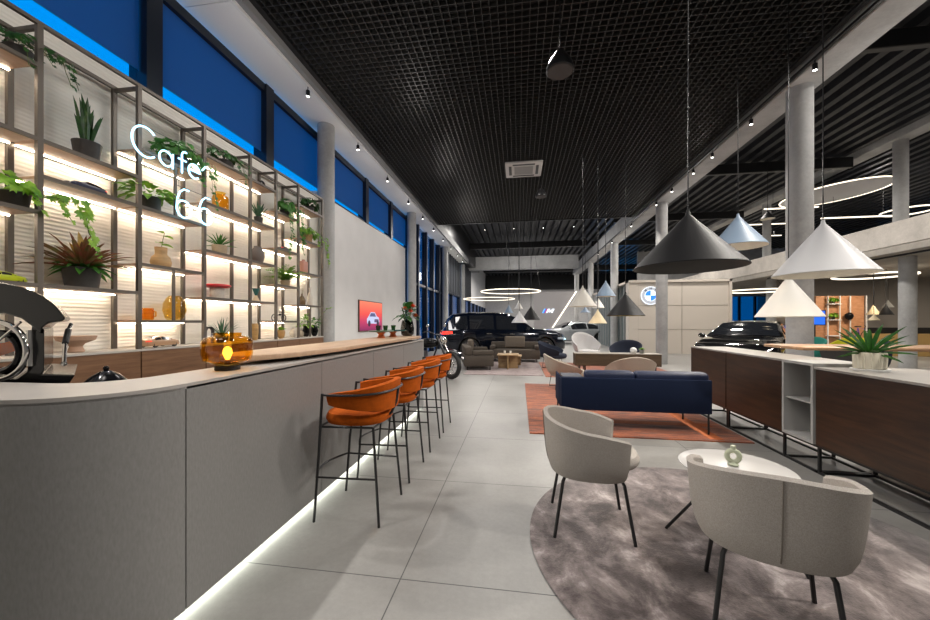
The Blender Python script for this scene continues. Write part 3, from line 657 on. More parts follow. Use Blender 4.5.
taupe('taupe sofa with a tall back cushion facing the camera before the dark car',(-.15,12.9,.014),180,True)
WT=wood('pale_table_oak',(.36,.23,.11),(.55,.38,.2),.45)
for nm,loc,a,h,lab in (('x',(-.32,10.85,.014),.31,.42,'square pale oak coffee table nearest the camera on the mauve rug'),('y',(-.22,11.6,.014),.3,.32,'lower pale oak coffee table behind the front one on the mauve rug')):
    t=thing('coffee_table',lab,'coffee table',loc)
    MB().box(-a,a,-a,a,h-.03,h).build('tabletop',WT,t,bevel=.006,seg=1); m=MB(); m.box(-a+.02,a-.02,-.015,.015,0,h-.03); m.box(-.015,.015,-a+.02,-.016,0,h-.03); m.box(-.015,.015,.016,a-.02,0,h-.03); m.build('cross_base',WT,t,smooth=False)
for x,l in ((-.42,'left'),(-.25,'right')):
    v=thing('drinking_glass','small clear glass on the front coffee table, the %s one'%l,'glass',(x,10.9,.436)); MB().lathe([(.025,0),(.032,.09),(.029,.09),(.023,.006)],14).build('body',M('frost',(.7,.7,.68),.2),v)
# ================= WALL SCREEN
t=thing('wall_screen','framed screen on the left wall showing a white car on red','screen',(-4.045,9.5,1.54))
MB().box(0,.035,-.78,.78,-.41,.41).build('screen_frame',M('screen_bezel',(.12,.07,.05),.4),t,smooth=False)
def screenmat():
    m,nt,b=nodes('screen_red'); tc=nt.nodes.new('ShaderNodeTexCoord'); sp_=nt.nodes.new('ShaderNodeSeparateXYZ'); nt.links.new(tc.outputs['Object'],sp_.inputs[0])
    mr=nt.nodes.new('ShaderNodeMapRange'); mr.inputs['From Min'].default_value=-.38; mr.inputs['From Max'].default_value=.38; nt.links.new(sp_.outputs['Z'],mr.inputs['Value'])
    r=ramp(nt,mr.outputs[0],[(0,(.22,.012,.10)),(.3,(.55,.03,.12)),(.55,(.85,.06,.05)),(1,(.95,.20,.10))]); b.inputs['Base Color'].default_value=(0,0,0,1); nt.links.new(r.outputs['Color'],b.inputs['Emission Color']); b.inputs['Emission Strength'].default_value=1.1; return m
MB().box(.035,.037,-.755,.755,-.385,.385).build('screen_image',screenmat(),t,smooth=False)
def flat(name,poly,x,m): MB().prism(poly,lambda a,b,c:Vector((c,a,b)),x,x+.001).build(name,m,t,smooth=False)
cy,cz=.1,-.08
flat('car_picture',[(cy-.40,cz-.12),(cy-.42,cz+.0),(cy-.30,cz+.08),(cy-.16,cz+.19),(cy+.12,cz+.19),(cy+.26,cz+.08),(cy+.40,cz+.05),(cy+.45,cz-.05),(cy+.43,cz-.13)],.0372,emit('pic_white',(.62,.68,.95),1.0))
flat('car_picture',[(cy-.26,cz+.07),(cy-.15,cz+.165),(cy+.10,cz+.165),(cy+.2,cz+.07)],.0384,emit('pic_glass',(.12,.12,.3),.8))
flat('car_picture',[(cy+.08,cz-.09),(cy+.10,cz+.0),(cy+.38,cz-.0),(cy+.40,cz-.09)],.0384,emit('pic_grille',(.2,.12,.3),.6))
for wx in (-.27,.33): flat('car_picture',[(cy+wx+.085*K(q*PI/8),cz-.12+.085*S(q*PI/8)) for q in range(16)],.0396,emit('pic_wheel',(.05,.02,.08),.5))
# ================= DISPLAY SHELF
XS=-3.6; XB=-3.9
PY=[1.53,2.257,2.99,3.72,4.45,4.98,5.54,6.28]
LV={0:[3.34,2.78,2.225,1.67],1:[2.78,2.505,1.67],2:[3.06,2.505,1.95,1.395],3:[3.34,2.78,2.225,1.67],4:[3.34,2.78,2.225,1.67],5:[3.06,2.505,1.95,1.395],6:[3.34,2.78,2.225,1.67]}
sh=thing('display_shelf','tall open steel shelving with lit oak boards full of plants along the left wall','shelving',(XS,0,0))
z0,z1=1.12,3.64
for i,y in enumerate(PY):
    MB().box(-.03,0,y-.018,y+.018,z0,z1).build('front_post',STEEL,sh,smooth=False)
    MB().box(-.31,-.28,y-.018,y+.018,z0,z1).build('back_post',STEEL,sh,smooth=False)
    MB().box(-.28,-.03,y-.014,y+.014,z1-.03,z1).build('top_bar',STEEL,sh,smooth=False)
MB().box(-.03,0,PY[0],PY[-1],z1,z1+.03).build('top_rail',STEEL,sh,smooth=False); MB().box(-.31,-.28,PY[0],PY[-1],z1,z1+.03).build('top_rail',STEEL,sh,smooth=False)
for bay,lv in LV.items():
    a,b=PY[bay]+.018,PY[bay+1]-.018
    for z in lv:
        s=MB().box(-.29,-.025,a,b,z-.022,z).build('shelf_board',SHELFW,sh,smooth=False)
        MB().box(-.025,0,a,b,z-.024,z+.004).build('front_edge',STEEL,s,smooth=False)
        MB().box(-.315,-.29,a,b,z-.024,z+.004).build('back_edge',STEEL,s,smooth=False)
        MB().box(-.275,-.262,a,b,z-.031,z-.023).build('light_strip',LED,s,smooth=False)
MB().box(-.02,0,3.36-.012,3.36+.012,2.505,3.04).build('divider_post',STEEL,sh,smooth=False)
MB().box(-.02,0,3.34-.012,3.34+.012,1.395,1.93).build('divider_post',STEEL,sh,smooth=False)
MB().box(-.02,0,5.88-.012,5.88+.012,1.125,1.65).build('divider_post',STEEL,sh,smooth=False)
BL_=['first','second','third','fourth','fifth','sixth','seventh']
for i in range(7):
    a,b=PY[i],PY[i+1]; t=thing('base_cabinet','low walnut cabinet under the shelving, %s bay from the camera side'%BL_[i],'cabinet',(XS,a,0))
    L=b-a; MB().box(-.34,-.005,.004,L-.004,.06,1.1).build('body',WALNUT,t,smooth=False)
    MB().box(-.004,.014,.006,L-.006,.07,1.096).build('door',WALNUT,t,smooth=False,bevel=.002,seg=1)
    MB().box(-.34,.016,0.001,L-.001,1.1,1.119).build('cabinet_top',M('shelf_top_grey',(.45,.42,.38),.5),t,smooth=False)
    MB().box(-.34,-.03,.004,L-.004,0,.06).build('plinth',BLKSAT,t,smooth=False)
# ---- neon sign
ns=thing('neon_sign','glowing white blue neon lettering Cafe 66 hung on the shelving front','sign',(-3.545,0,0))
NEON=emit('neon_glow',(.36,.74,1.0),4.2)
def arcp(cy,cz,ry,rz,a0,a1,n=20): return [(0,cy+ry*K(R(a0+(a1-a0)*i/n)),cz+rz*S(R(a0+(a1-a0)*i/n))) for i in range(n+1)]
def glyph(nm,*paths):
    m=MB()
    for p in paths: m.tube(p,.0085,8)
    m.build(nm,NEON,ns)
B0=2.965
glyph('letter_c',arcp(2.995,B0+.142,.125,.142,48,312,26))
glyph('letter_a',arcp(3.20,B0+.075,.07,.075,0,360,24),[(0,3.272,B0+.15),(0,3.272,B0)])
glyph('letter_f',[(0,3.375,B0),(0,3.375,B0+.19)]+arcp(3.415,B0+.19,.04,.045,180,70,8),[(0,3.335,B0+.14),(0,3.425,B0+.14)])
glyph('letter_e',[(0,3.455,B0+.078)]+[(0,3.59,B0+.078)]+arcp(3.522,B0+.075,.068,.075,5,315,24)[1:])
glyph('accent_mark',[(0,3.625,B0+.13),(0,3.665,B0+.185)])
for i,c in enumerate((3.40,3.67)):
    glyph('digit_six',arcp(c,2.585,.085,.09,0,360,26),[(0,c+.055,2.80),(0,c-.0,2.80),(0,c-.045,2.76),(0,c-.075,2.69),(0,c-.085,2.585)])
MB().tube([(-.012,2.95,B0+.3),(-.012,3.7,B0+.3)],.003,5).tube([(-.012,3.3,2.82),(-.012,3.78,2.82)],.003,5).tube([(-.012,3.35,2.82),(-.012,3.35,B0+.3)],.002,5).tube([(-.012,3.68,2.82),(-.012,3.68,B0+.3)],.002,5).build('support_rod',BLKSAT,ns)
# ================= PLANTS AND ORNAMENTS ON THE SHELVES
PX=-3.74
def pot(t,r0,r1,h,m,name='pot'):
    MB().lathe([(r0*.9,0),(r0,.006),(r1,h-.004),(r1*.97,h),(r1*.88,h),(r1*.86,h-.012)],28).build(name,m,t); MB().lathe([(r1*.87,h-.012),(.003,h-.008)],18).build('soil',SOIL,t)
DPOT=M('charcoal_pot',(.045,.042,.04),.6,var=.15,vs=20); TPOT=M('sand_pot',(.42,.33,.22),.7,var=.1,vs=30); BASK=M('basket',(.33,.20,.09),.8,var=.3,vs=60,bmp=.4)
def P3(u,z,x=PX): return (x,yx(u,x),z+.001)
def rosette(m,r0,n,L,w,z,lo,hi,droop=.2,seed=1,c=(0,0),segs=5):
    g=random.Random(seed)
    for i in range(n):
        a=i*2.39996+g.uniform(-.2,.2); e=R(hi-(hi-lo)*i/n+g.uniform(-6,6)); l=L*g.uniform(.75,1.1)
        m.leaf((c[0]+r0*K(a),c[1]+r0*S(a),z),(K(a)*K(e),S(a)*K(e),S(e)),l,w*g.uniform(.8,1.15),droop,segs,.35)
    return m
def mound(m,n,rx,ry,rz,c,sz,seed,lob=True):
    g=random.Random(seed)
    for i in range(n):
        a=g.uniform(0,2*PI); e=math.asin(g.uniform(-.15,1)); q=g.uniform(.55,1)
        d=Vector((K(a)*K(e),S(a)*K(e),S(e))); p=Vector(c)+Vector((d.x*rx*q,d.y*ry*q,d.z*rz*q)); s=sz*g.uniform(.7,1.2)
        nn=Vector((.5,0,.1))+d+Vector((g.uniform(-.5,.5),g.uniform(-.5,.5),g.uniform(-.3,.6)))
        if lob: m.lobed(p,nn,(g.uniform(-.4,.4),g.uniform(-.6,.6),-1),s)
        else: m.leaf(p,(d.x,d.y,d.z*.5+g.uniform(-.2,.3)),s*1.5,s*.8,.5,3)
    return m
def vines(t,c,vl,sz,seed,mat,step=.045):
    g=random.Random(seed); st_=MB(); lf=MB()
    for (dx,dy,L,sw) in vl:   # start over the rim, run out and hang
        p=Vector(c); pts=[p.copy()]; tgt=Vector((dx,dy,0)); n=int(L/step)+3
        for i in range(n):
            f=i/n
            if i<3: p=p+Vector((dx/3,dy/3,.008-.006*i))
            else: p=p+Vector((g.uniform(-.006,.008),sw*step+g.uniform(-.012,.012),-step))
            pts.append(p.copy())
            if i>=1:
                s=sz*g.uniform(.6,1.15)*(1-.35*f); lf.lobed(p+Vector((.01,g.uniform(-.03,.03),g.uniform(-.01,.01))),(1+g.uniform(-.3,.3),g.uniform(-.7,.7),g.uniform(.1,.7)),(0,g.uniform(-.5,.5),-1),s)
        st_.tube(pts,.0022,4)
    st_.build('stem',STEM,t); return lf
def item(name,lab,cat,u,z,x=PX,rz=0): return thing(name,lab,cat,P3(u,z,x),R(rz))
# bay A
t=item('potted_ivy','dark ivy trailing from the top board at the left frame edge','plant',18,3.34); pot(t,.06,.08,.1,DPOT); lf=vines(t,(0,0,.11),[(.17,.16,.2,.3),(.17,.05,.12,.5),(.16,.22,.22,.25),(.16,-.08,.2,.3)],.065,3,G2); mound(lf,40,.13,.2,.1,(.02,0,.12),.06,5); lf.build('leaves',G2,t)
t=item('potted_ivy','bright green lobed ivy spilling over the third board at the left edge','plant',14,2.225); pot(t,.07,.09,.12,DPOT); lf=vines(t,(0,0,.12),[(.17,.18,.18,.4),(.17,.28,.30,.5),(.17,.02,.15,.4),(.17,.33,.42,.12)],.10,8,G1); mound(lf,22,.13,.18,.12,(.03,-.02,.13),.10,6); lf.build('leaves',G1,t)
# car builder for ornaments comes later (toy_car)
TOYS=[]
TOYS.append((1,1.67,.055,(.45,.55,.01),'lime green model car on the fourth board at the left frame edge'))
# bay B
t=item('snake_plant','tall snake plant with upright dark blades in a charcoal pot','plant',87,2.78); pot(t,.078,.098,.165,DPOT)
m=MB(); g=random.Random(4)
for i in range(17):
    a=i*2.4; e=R(g.uniform(74,88)); r0=g.uniform(.0,.05); m.leaf((r0*K(a),r0*S(a),.15),(K(a)*K(e),S(a)*K(e),S(e)),g.uniform(.22,.42),.042,-.02,6,.5)
m.build('leaves',G2,t)
TOYS.append((85,2.505,.062,(.015,.02,.06),'dark blue model car on the half height board of the second bay'))
t=item('potted_calathea','large potted plant with narrow red brown leaves in a charcoal pot','plant',82,1.67); pot(t,.105,.125,.175,DPOT)
m=MB(); rosette(m,.02,64,.42,.036,.16,18,78,.30,5); m.build('leaves',GR,t,label='red brown pointed leaves')
m=MB(); rosette(m,.02,22,.24,.06,.16,5,45,.5,15); m.build('lower_leaves',G3,t,label='green lower leaves')
m=MB(); 
for a,l,w in ((2.6,.34,.075),(1.2,.26,.07),(3.6,.24,.08)): m.leaf((0,0,.17),(.1*K(a),.35*S(a)-.2,1),l,w,.05,6,.2)
m.build('tall_leaves',GY,t,label='ochre upright leaves')
t=item('pedestal_bowl','terracotta pedestal bowl on the cabinet beside the coffee machine','bowl',76,1.119,-3.76); MB().lathe([(.05,0),(.055,.01),(.04,.05),(.055,.075),(.12,.105),(.132,.14),(.126,.14),(.10,.115),(.003,.09)],32).build('body',M('terracotta',(.46,.30,.21),.8,bmp=.3,bs=40),t)
# bay C
t=item('potted_ivy','big bushy green ivy on the high board behind the neon sign','plant',178,3.06); pot(t,.08,.10,.14,DPOT); lf=vines(t,(0,0,.14),[(.17,.1,.3,.3),(.17,.22,.42,.25),(.17,.28,.5,.1),(.17,.0,.12,.3),(.17,.16,.2,.2)],.075,11,G3); mound(lf,110,.15,.30,.20,(.02,0,.14),.08,12); lf.build('leaves',G3,t)
t=item('potted_pothos','green leafy pothos in a charcoal pot left of the neon numerals','plant',150,2.505); pot(t,.088,.09,.15,DPOT); m=MB(); mound(m,60,.15,.21,.12,(0,0,.16),.085,13,False); m.build('leaves',G1,t)
t=item('wooden_vase','round turned wooden vase holding one leafy sprig','vase',161,1.95); MB().lathe([(.06,0),(.085,.02),(.092,.06),(.08,.11),(.056,.135),(.052,.15),(.055,.215),(.048,.215),(.045,.15)],28).build('body',M('turned_wood',(.52,.33,.15),.5,var=.2,vs=9,vsc=(1,1,5)),t)
m=MB(); m.tube([(0,0,.1),(0,.01,.25),(.01,.03,.38)],.003,5); m.build('stem',STEM,t)
m=MB(); 
for p,d,l in (((0,.01,.26),(.3,-1,.1),.09),((0,.01,.25),(.6,1,-.1),.10),((0,.02,.34),(.3,1,.0),.10),((0,.02,.37),(.2,-1,.2),.09),((0,.01,.24),(1,.1,0),.08)): m.leaf(p,d,l,l*.8,.2,4)
m.build('leaves',G1,t)
t=item('glass_mug','orange glass mug with a handle on the lower board of the third bay','mug',147,1.395); MB().lathe([(.035,0),(.055,.01),(.058,.08),(.052,.125),(.049,.125),(.054,.08),(.05,.014),(.003,.01)],24,caps=False).build('body',ORGL,t); MB().tube([(0,.055,.1),(0,.09,.09),(0,.09,.045),(0,.055,.035)],.008,6).build('handle',ORGL,t)
t=item('glass_vase','large egg shaped yellow glass vase behind the short divider post','vase',174.5,1.395); MB().lathe([(.06,0),(.085,.03),(.108,.11),(.10,.19),(.07,.25),(.05,.27),(.046,.27),(.095,.19),(.102,.11),(.08,.034),(.003,.01)],32,caps=False).build('body',YELGL,t)
TOYS.append((159,1.119,.082,(.42,.25,.14),'wooden coloured model car on the cabinet top in the third bay'))
# bay D
t=item('potted_ivy','dark trailing plant on the top board right of the neon sign','plant',224,3.34); pot(t,.07,.09,.1,DPOT); lf=vines(t,(0,0,.11),[(.17,.1,.22,.3),(.17,.05,.14,.1),(.17,.14,.3,.0),(.17,.22,.1,.2)],.06,21,G2); mound(lf,60,.14,.26,.10,(.02,-.02,.12),.062,22); lf.build('leaves',G2,t)
t=item('leaf_ornament','row of small dark leaf ornaments on the top board of the fourth bay','ornament',244,3.34); m=MB()
for k in range(4): m.tube([(0,-.13+.085*k,0),(0,-.13+.085*k,.05)],.003,5); m.leaf((0,-.13+.085*k,.045),(.1,.5,.4),.06,.035,.2,3)
m.build('body',BLKSAT,t); MB().box(-.03,.03,-.17,.17,0,.008).build('base',BLKSAT,t,smooth=False)
t=item('glass_bottle','square shouldered amber glass bottle on the second board','bottle',220.5,2.78); MB().lathe([(.07,0),(.088,.01),(.092,.05),(.092,.16),(.08,.19),(.05,.205),(.05,.225),(.06,.235),(.052,.235),(.044,.21),(.076,.185),(.086,.16),(.086,.014),(.003,.01)],30,caps=False,wav=.02,wn=12).build('body',AMBER,t)
t=item('potted_aloe','small spiky aloe in a sand coloured pot on the third board','plant',219.5,2.225); pot(t,.075,.085,.12,TPOT); m=MB(); rosette(m,.01,26,.21,.022,.11,10,80,.15,31); m.build('leaves',G3,t)
t=item('red_top_vase','pale cylinder vase with a wide flat red lid','vase',217,1.67); MB().lathe([(.07,0),(.078,.01),(.078,.13),(.07,.14)],28).build('body',M('speckled_white',(.55,.52,.47),.6,var=.15,vs=80),t); MB().lathe([(.02,.14),(.13,.142),(.155,.155),(.15,.172),(.13,.178),(.02,.178)],32).build('lid',M('red_lid',(.65,.02,.03),.4),t,label='flat red lid')
t=item('arch_ornament','black and white patterned arch sculpture next to the amber lamp','sculpture',209,1.119); m=MB()
for i in range(23):
    a=PI*i/22; m.cb((0,-.055*K(a),.14+.055*S(a) if True else 0),(.035,.012,.02),rx=a) 
for z in range(7):
    for s_ in (-1,1): m.cb((0,s_*.055,.008+.0195*z),(.035,.02,.014))
m.build('body',M('pattern_black',(.05,.045,.045),.5,var=.9,vs=70),t,smooth=False)
t=item('potted_grass','spiky grey green grass plant rising behind the amber lamp','plant',222,1.119,-3.72); pot(t,.06,.07,.09,DPOT); m=MB(); rosette(m,.01,26,.26,.014,.08,35,86,.1,33); m.build('leaves',G4,t); m=MB(); mound(m,24,.05,.06,.07,(0,0,.08),.04,34,False); m.build('lower_leaves',G3,t)
# bay E
t=item('ring_ornament','small dark ring sculpture on the top board','sculpture',262,3.34); MB().tube([(0,.05*K(2*PI*i/20),.058+.048*S(2*PI*i/20)) for i in range(20)],.016,10,True).build('body',BLKSAT,t); MB().cb((0,0,.003),(.04,.04,.006)).build('base',BLKSAT,t,smooth=False)
t=item('snake_plant','small snake plant in a dark pot on the second board of the fifth bay','plant',258.5,2.78); pot(t,.05,.058,.12,DPOT); m=MB(); rosette(m,.015,18,.24,.03,.11,50,88,.02,41); m.build('leaves',G4,t)
t=item('ribbed_vase','grey ribbed egg shaped vase','vase',257.5,2.225); MB().lathe([(.05,0),(.075,.03),(.092,.10),(.088,.16),(.06,.215),(.045,.235),(.05,.245),(.04,.245),(.036,.22)],60,wav=.02,wn=20).build('body',M('grey_ceramic',(.17,.15,.14),.65),t)
t=item('geometric_vase','small vase with a teal inverted triangle over a white base','vase',256,1.67); MB().lathe([(.015,.09),(.05,.19),(.046,.19),(.01,.1)],16).build('upper_cone',M('teal_paint',(.02,.12,.12),.5),t); MB().lathe([(.045,0),(.05,.01),(.015,.09)],16).build('lower_cone',M('sand_cone',(.6,.48,.33),.6),t)
t=item('wooden_vase','slim tan wooden vase on the cabinet in the fifth bay','vase',254.5,1.119,-3.72); MB().lathe([(.03,0),(.045,.02),(.052,.12),(.05,.21),(.042,.24),(.036,.24)],22).build('body',M('tan_wood',(.45,.27,.10),.5,var=.2,vs=8,vsc=(1,1,6)),t)
# bay F
t=item('potted_ivy','lush ivy hanging from the high board of the sixth bay','plant',286,3.06); pot(t,.07,.09,.12,DPOT); lf=vines(t,(0,0,.12),[(.17,.0,.35,.15),(.17,.12,.62,.2),(.17,.2,.7,.0),(.17,-.18,.85,-.02),(.17,-.1,.5,.1)],.085,51,G3); mound(lf,80,.15,.22,.18,(.02,0,.13),.08,52); lf.build('leaves',G3,t)
TOYS.append((284,2.505,.055,(.03,.03,.035),'small black model car on the second board of the sixth bay'))
t=item('potted_fern','arching bright green fern in the middle of the sixth bay','plant',285.5,1.95,-3.70); pot(t,.06,.075,.09,TPOT); g=random.Random(6); m=MB()
for i in range(52):
    a=i*2.4; e=R(g.uniform(25,82)); L=g.uniform(.36,.54); d=Vector((K(a)*K(e),S(a)*K(e),S(e))); sd=Vector((-S(a),K(a),0))
    for k in range(9):
        f=.12+.86*k/9; p=Vector((0,0,.08))+d*L*f+Vector((0,0,-.5*L*f*f)); 
        for s_ in (-1,1): m.leaf(p,sd*s_+d*.5,.06*(1-.6*f)+.014,.024,.2,2)
m.build('leaves',G1,t)
t=item('motorcycle_model','tiny dark metal motorcycle model on the third low board','ornament',279,1.395); m=MB()
for s_ in (-1,1): m.tube([(0,s_*.12+.05*K(2*PI*i/16),.05+.05*S(2*PI*i/16)) for i in range(16)],.008,6,True)
m.tube([(0,-.12,.05),(0,-.04,.09),(0,.06,.10),(0,.12,.05)],.008,6).tube([(0,.12,.05),(0,.075,.13)],.005,6).ball((0,.03,.10),.028,8,(.7,1.4,.7)).tube([(-.05,.07,.135),(.05,.07,.135)],.004,5); m.build('body',BLKSAT,t)
t=item('potted_succulent','small green succulent in a wooden bowl pot','plant',281,1.119,-3.72); MB().lathe([(.025,0),(.05,.03),(.062,.09),(.056,.13),(.05,.13)],22).build('pot',M('tan_wood',(.45,.27,.10),.5),t); m=MB(); rosette(m,.005,22,.09,.03,.12,20,80,.1,61); m.build('leaves',G1,t)
t=item('round_vase','small round white vase on the cabinet in the sixth bay','vase',294,1.119); MB().lathe([(.03,0),(.065,.03),(.075,.07),(.06,.115),(.025,.14),(.022,.165),(.017,.165)],24).build('body',M('chalk_white',(.66,.62,.55),.7),t)
t=item('round_vase','small grey beige stone vase behind the last tall post','vase',300.5,1.119,-3.8); MB().lathe([(.03,0),(.055,.03),(.06,.07),(.04,.105),(.02,.12),(.015,.12)],24).build('body',M('stone_beige',(.42,.36,.28),.7),t)
# bay G
t=item('potted_bush','dark bushy plant on the top board of the last bay','plant',309,3.34); pot(t,.07,.09,.1,DPOT); m=MB(); mound(m,90,.15,.26,.14,(.03,0,.12),.07,71); m.build('leaves',G2,t)
t=item('potted_ivy','bright ivy in a woven basket pot trailing over the end of the shelving','plant',306,2.78); pot(t,.10,.11,.15,BASK); lf=vines(t,(0,0,.15),[(.17,.1,.2,.2),(.17,.3,.35,.2),(.17,.42,.55,.0),(.17,.2,.12,.3)],.08,81,G1); mound(lf,60,.16,.28,.15,(.02,.05,.16),.085,82); lf.build('leaves',G1,t)
t=item('pink_vase','squared pale pink vase on the third board of the last bay','vase',303.5,2.225); MB().cb((0,0,.11),(.1,.14,.22)).build('body',M('pink_ceramic',(.55,.28,.22),.6),t,bevel=.02,seg=2); MB().lathe([(.03,.22),(.025,.245),(.02,.245)],14).build('neck',M('pink_ceramic',(.5,.3,.2)),t)
t=item('reed_bottle','glass bottle with thin dry reeds','vase',302,1.67); MB().lathe([(.04,0),(.055,.02),(.06,.09),(.03,.15),(.015,.17),(.015,.2),(.011,.2)],20).build('body',M('smoky_brown_glass',(.16,.11,.06),.15),t); m=MB()
for k in range(6): m.tube([(0,0,.15),(.02*K(k),.06*S(k*1.7),.34+.01*k)],.002,4)
m.build('reeds',M('dry_reed',(.25,.2,.1),.8),t)
t=item('tall_bottle','slender chalk white bottle vase beside the reeds','vase',310,1.67); MB().lathe([(.04,0),(.047,.02),(.05,.15),(.03,.22),(.018,.25),(.018,.32),(.024,.33),(.018,.33)],20).build('body',M('chalk_white',(.66,.62,.55)),t)
t=item('leafy_vase','dark tapered vase with upright green foliage left of the short post','vase',306,1.119); MB().lathe([(.03,0),(.05,.03),(.06,.10),(.045,.17),(.04,.19),(.035,.19)],22).build('body',GLOSSBLK,t); m=MB(); mound(m,40,.09,.13,.2,(0,0,.2),.065,91,False); m.build('leaves',G1,t)
t=item('leafy_vase','dark tapered vase with curling green stems right of the short post','vase',314.5,1.119); MB().lathe([(.03,0),(.05,.03),(.065,.10),(.05,.18),(.04,.2),(.035,.2)],22).build('body',GLOSSBLK,t); m=MB(); mound(m,34,.09,.12,.16,(0,-.02,.2),.06,92,False); m.build('leaves',G3,t)
m=MB(); pts=[(.0,.0,.18),(.05,.06,.30),(.1,.10,.42),(.14,.18,.50),(.15,.30,.52)]; m.tube(pts,.004,5); m.build('stem',STEM,t); m=MB()
for k,p in enumerate(pts[1:]): 
    for s_ in (-1,1): m.leaf(p,(.4,.5*s_,.5),.08,.04,.4,3)
m.build('upper_leaves',G1,t)
for o in list(C.objects):
    if o.type=='EMPTY' and abs(o.location.x+3.74)<.08 and 0<o.location.y<6.3 and o.location.z>1.1:
        for ch in o.children:
            for vtx in ch.data.vertices:
                lim=-3.935-o.location.x
                if vtx.co.x<lim: vtx.co.x=lim+.3*(min(0,lim-vtx.co.x))*0+.004*S(vtx.index)
# ================= COUNTER TOP OBJECTS
t=thing('table_lamp','amber glass table lamp with a glowing bulb on the near counter end','lamp',(-1.69,1.90,1.101)); t.scale=(.88,.88,.93)
MB().lathe([(.072,0),(.074,.003),(.074,.03),(.068,.033)],36).build('base',BLACK,t); MB().lathe([(.02,.033),(.02,.06),(.014,.065)],18).build('bulb_socket',M('brass_dark',(.25,.13,.03),.3,.9),t)
MB().lathe([(.06,.036),(.10,.043),(.138,.062),(.148,.10),(.150,.15),(.146,.185),(.13,.203),(.084,.213),(.078,.222),(.084,.232),(.080,.232),(.074,.222),(.08,.209),(.127,.199),(.142,.184),(.146,.15),(.144,.10),(.134,.066),(.098,.047),(.06,.04)],56,caps=False).build('glass_shade',AMBER,t,label='rounded amber glass shade')
MB().lathe([(.012,.065),(.016,.075),(.028,.105),(.024,.130),(.010,.143),(.002,.146)],20).build('bulb',emit('bulb_glow',(1,.72,.35),6),t)
# fruit stands and flowers at far end
def stand(lab,y,x,cp,cf,r=.16):
    t=thing('serving_stand',lab,'cake stand',(x,y,1.166)); MB().lathe([(.06,0),(.05,.01),(.035,.05),(.06,.075)],24).build('foot',cf,t); MB().lathe([(.05,.075),(r,.085),(r*1.05,.10),(r*.98,.10),(.02,.088)],32).build('plate',cp,t); return t
stand('teal grey serving plate on an orange foot on the far bar top',4.63,-1.82,M('sage_plate',(.10,.16,.13),.3),M('orange_foot',(.65,.16,.05),.5))
stand('dark teal serving plate on a low orange foot beside the flower vase',5.03,-1.80,M('teal_plate',(.01,.08,.08),.25),M('orange_foot',(.65,.16,.05)),.19)
for k,(x,y) in enumerate(((-1.85,4.60),(-1.78,4.68),(-1.78,4.99))):
    t=thing('green_glass','small green drinking glass on a plate, %s from the camera'%['first','second','third'][k],'glass',(x,y,1.166+.098)); MB().lathe([(.025,0),(.035,.07),(.032,.07),(.022,.005)],16).build('body',GREENGL,t)
t=thing('flower_vase','smoked glass vase with orange blooms and broad leaves at the far counter end','vase',(-1.72,5.46,1.166)); t.scale=(1.12,1.12,1.1); MB().lathe([(.06,0),(.085,.02),(.095,.10),(.08,.19),(.07,.22),(.064,.22),(.074,.19),(.089,.10),(.08,.025),(.003,.01)],28,caps=False).build('body',DARKGL,t)
m=MB(); g=random.Random(2)
for k in range(7): m.tube([(0,0,.03),(.03*K(k*2),.04*S(k*2),.24),(.08*K(k*2),.09*S(k*2),.40)],.004,5)
m.build('stem',STEM,t); m=MB()
for p in ((.06,-.05,.33),(.1,.05,.27),(.0,-.1,.36),(.08,.0,.40)):
    for k in range(16):
        a=k*2.4; e=.2+1.2*k/16; m.leaf(p,(K(a)*K(e),S(a)*K(e),S(e)),.06,.035,.1,3)
m.build('blooms',M('orange_petal',(.75,.10,.03),.6),t,label='orange flowers'); m=MB()
for d,l in (((.3,-1,.35),.22),((.2,1,.3),.24),((.4,-.4,.9),.22),((-.2,.6,.8),.26),((.6,.5,.5),.2)): m.leaf((0,0,.36),d,l,.13,.3,5,.1)
m.build('leaves',G2,t)
m=MB(); mound(m,30,.1,.12,.1,(0,0,.26),.07,101,False); m.build('lower_leaves',G2,t)
# lidded jar
t=thing('black_jar','glossy black jar with a domed lid and knob behind the counter','jar',(-2.10,1.575,.902)); MB().lathe([(.06,0),(.075,.02),(.08,.16),(.075,.165)],28).build('body',GLOSSBLK,t); MB().lathe([(.082,.165),(.082,.175),(.06,.20),(.025,.225),(.008,.232)],28).build('lid',GLOSSBLK,t); MB().ball((0,0,.24),.013,12).build('knob',GLOSSBLK,t)
# ================= PENDANTS
def pendant(u,va,vr,w,D,col,lab,inner=(.62,.60,.55),topz=5.42,power=0,group='cone pendants',mat=None,k=None):
    rr_=(u-465)/F; f=D*F*math.sqrt(1+.74*rr_*rr_)/w; right=(u-465)/F*f; X=right*K(TH)-f*S(TH); Y=right*S(TH)+f*K(TH)
    zr=H+(322-vr)/F*f; h=(vr-va)/F*f
    t=thing('cone_pendant',lab,'pendant lamp',(X,Y,zr),0,group)
    m=mat or M('cone_%02d%02d%02d'%tuple(int(c*99) for c in col),col,.38)
    MB().lathe([(D/2,0),(D/2+.001,.006),(.02,h-.01),(.012,h+.03)],56,caps=False).build('lamp_shade',m,t)
    MB().lathe([(D/2-.004,.001),(.02,h-.016)],56,caps=False).build('shade_lining',M('lining_%02d'%int(inner[0]*99),inner,.6),t,label='pale shade lining')
    MB().tube([(0,0,h+.02),(0,0,topz-zr)],.0055 if f<8 else .008,6).build('cord',BLKSAT,t)
    MB().lathe([(.01,h*.5),(.028,h*.62),(.02,h*.9)],14).build('bulb',emit('pendant_bulb',(1,.82,.55),12),t)
    if power: lamp('SPOT',(X,Y,zr+h*.35),power,(1,.80,.55),.04,150,(X,Y,0),1.0)
    return t
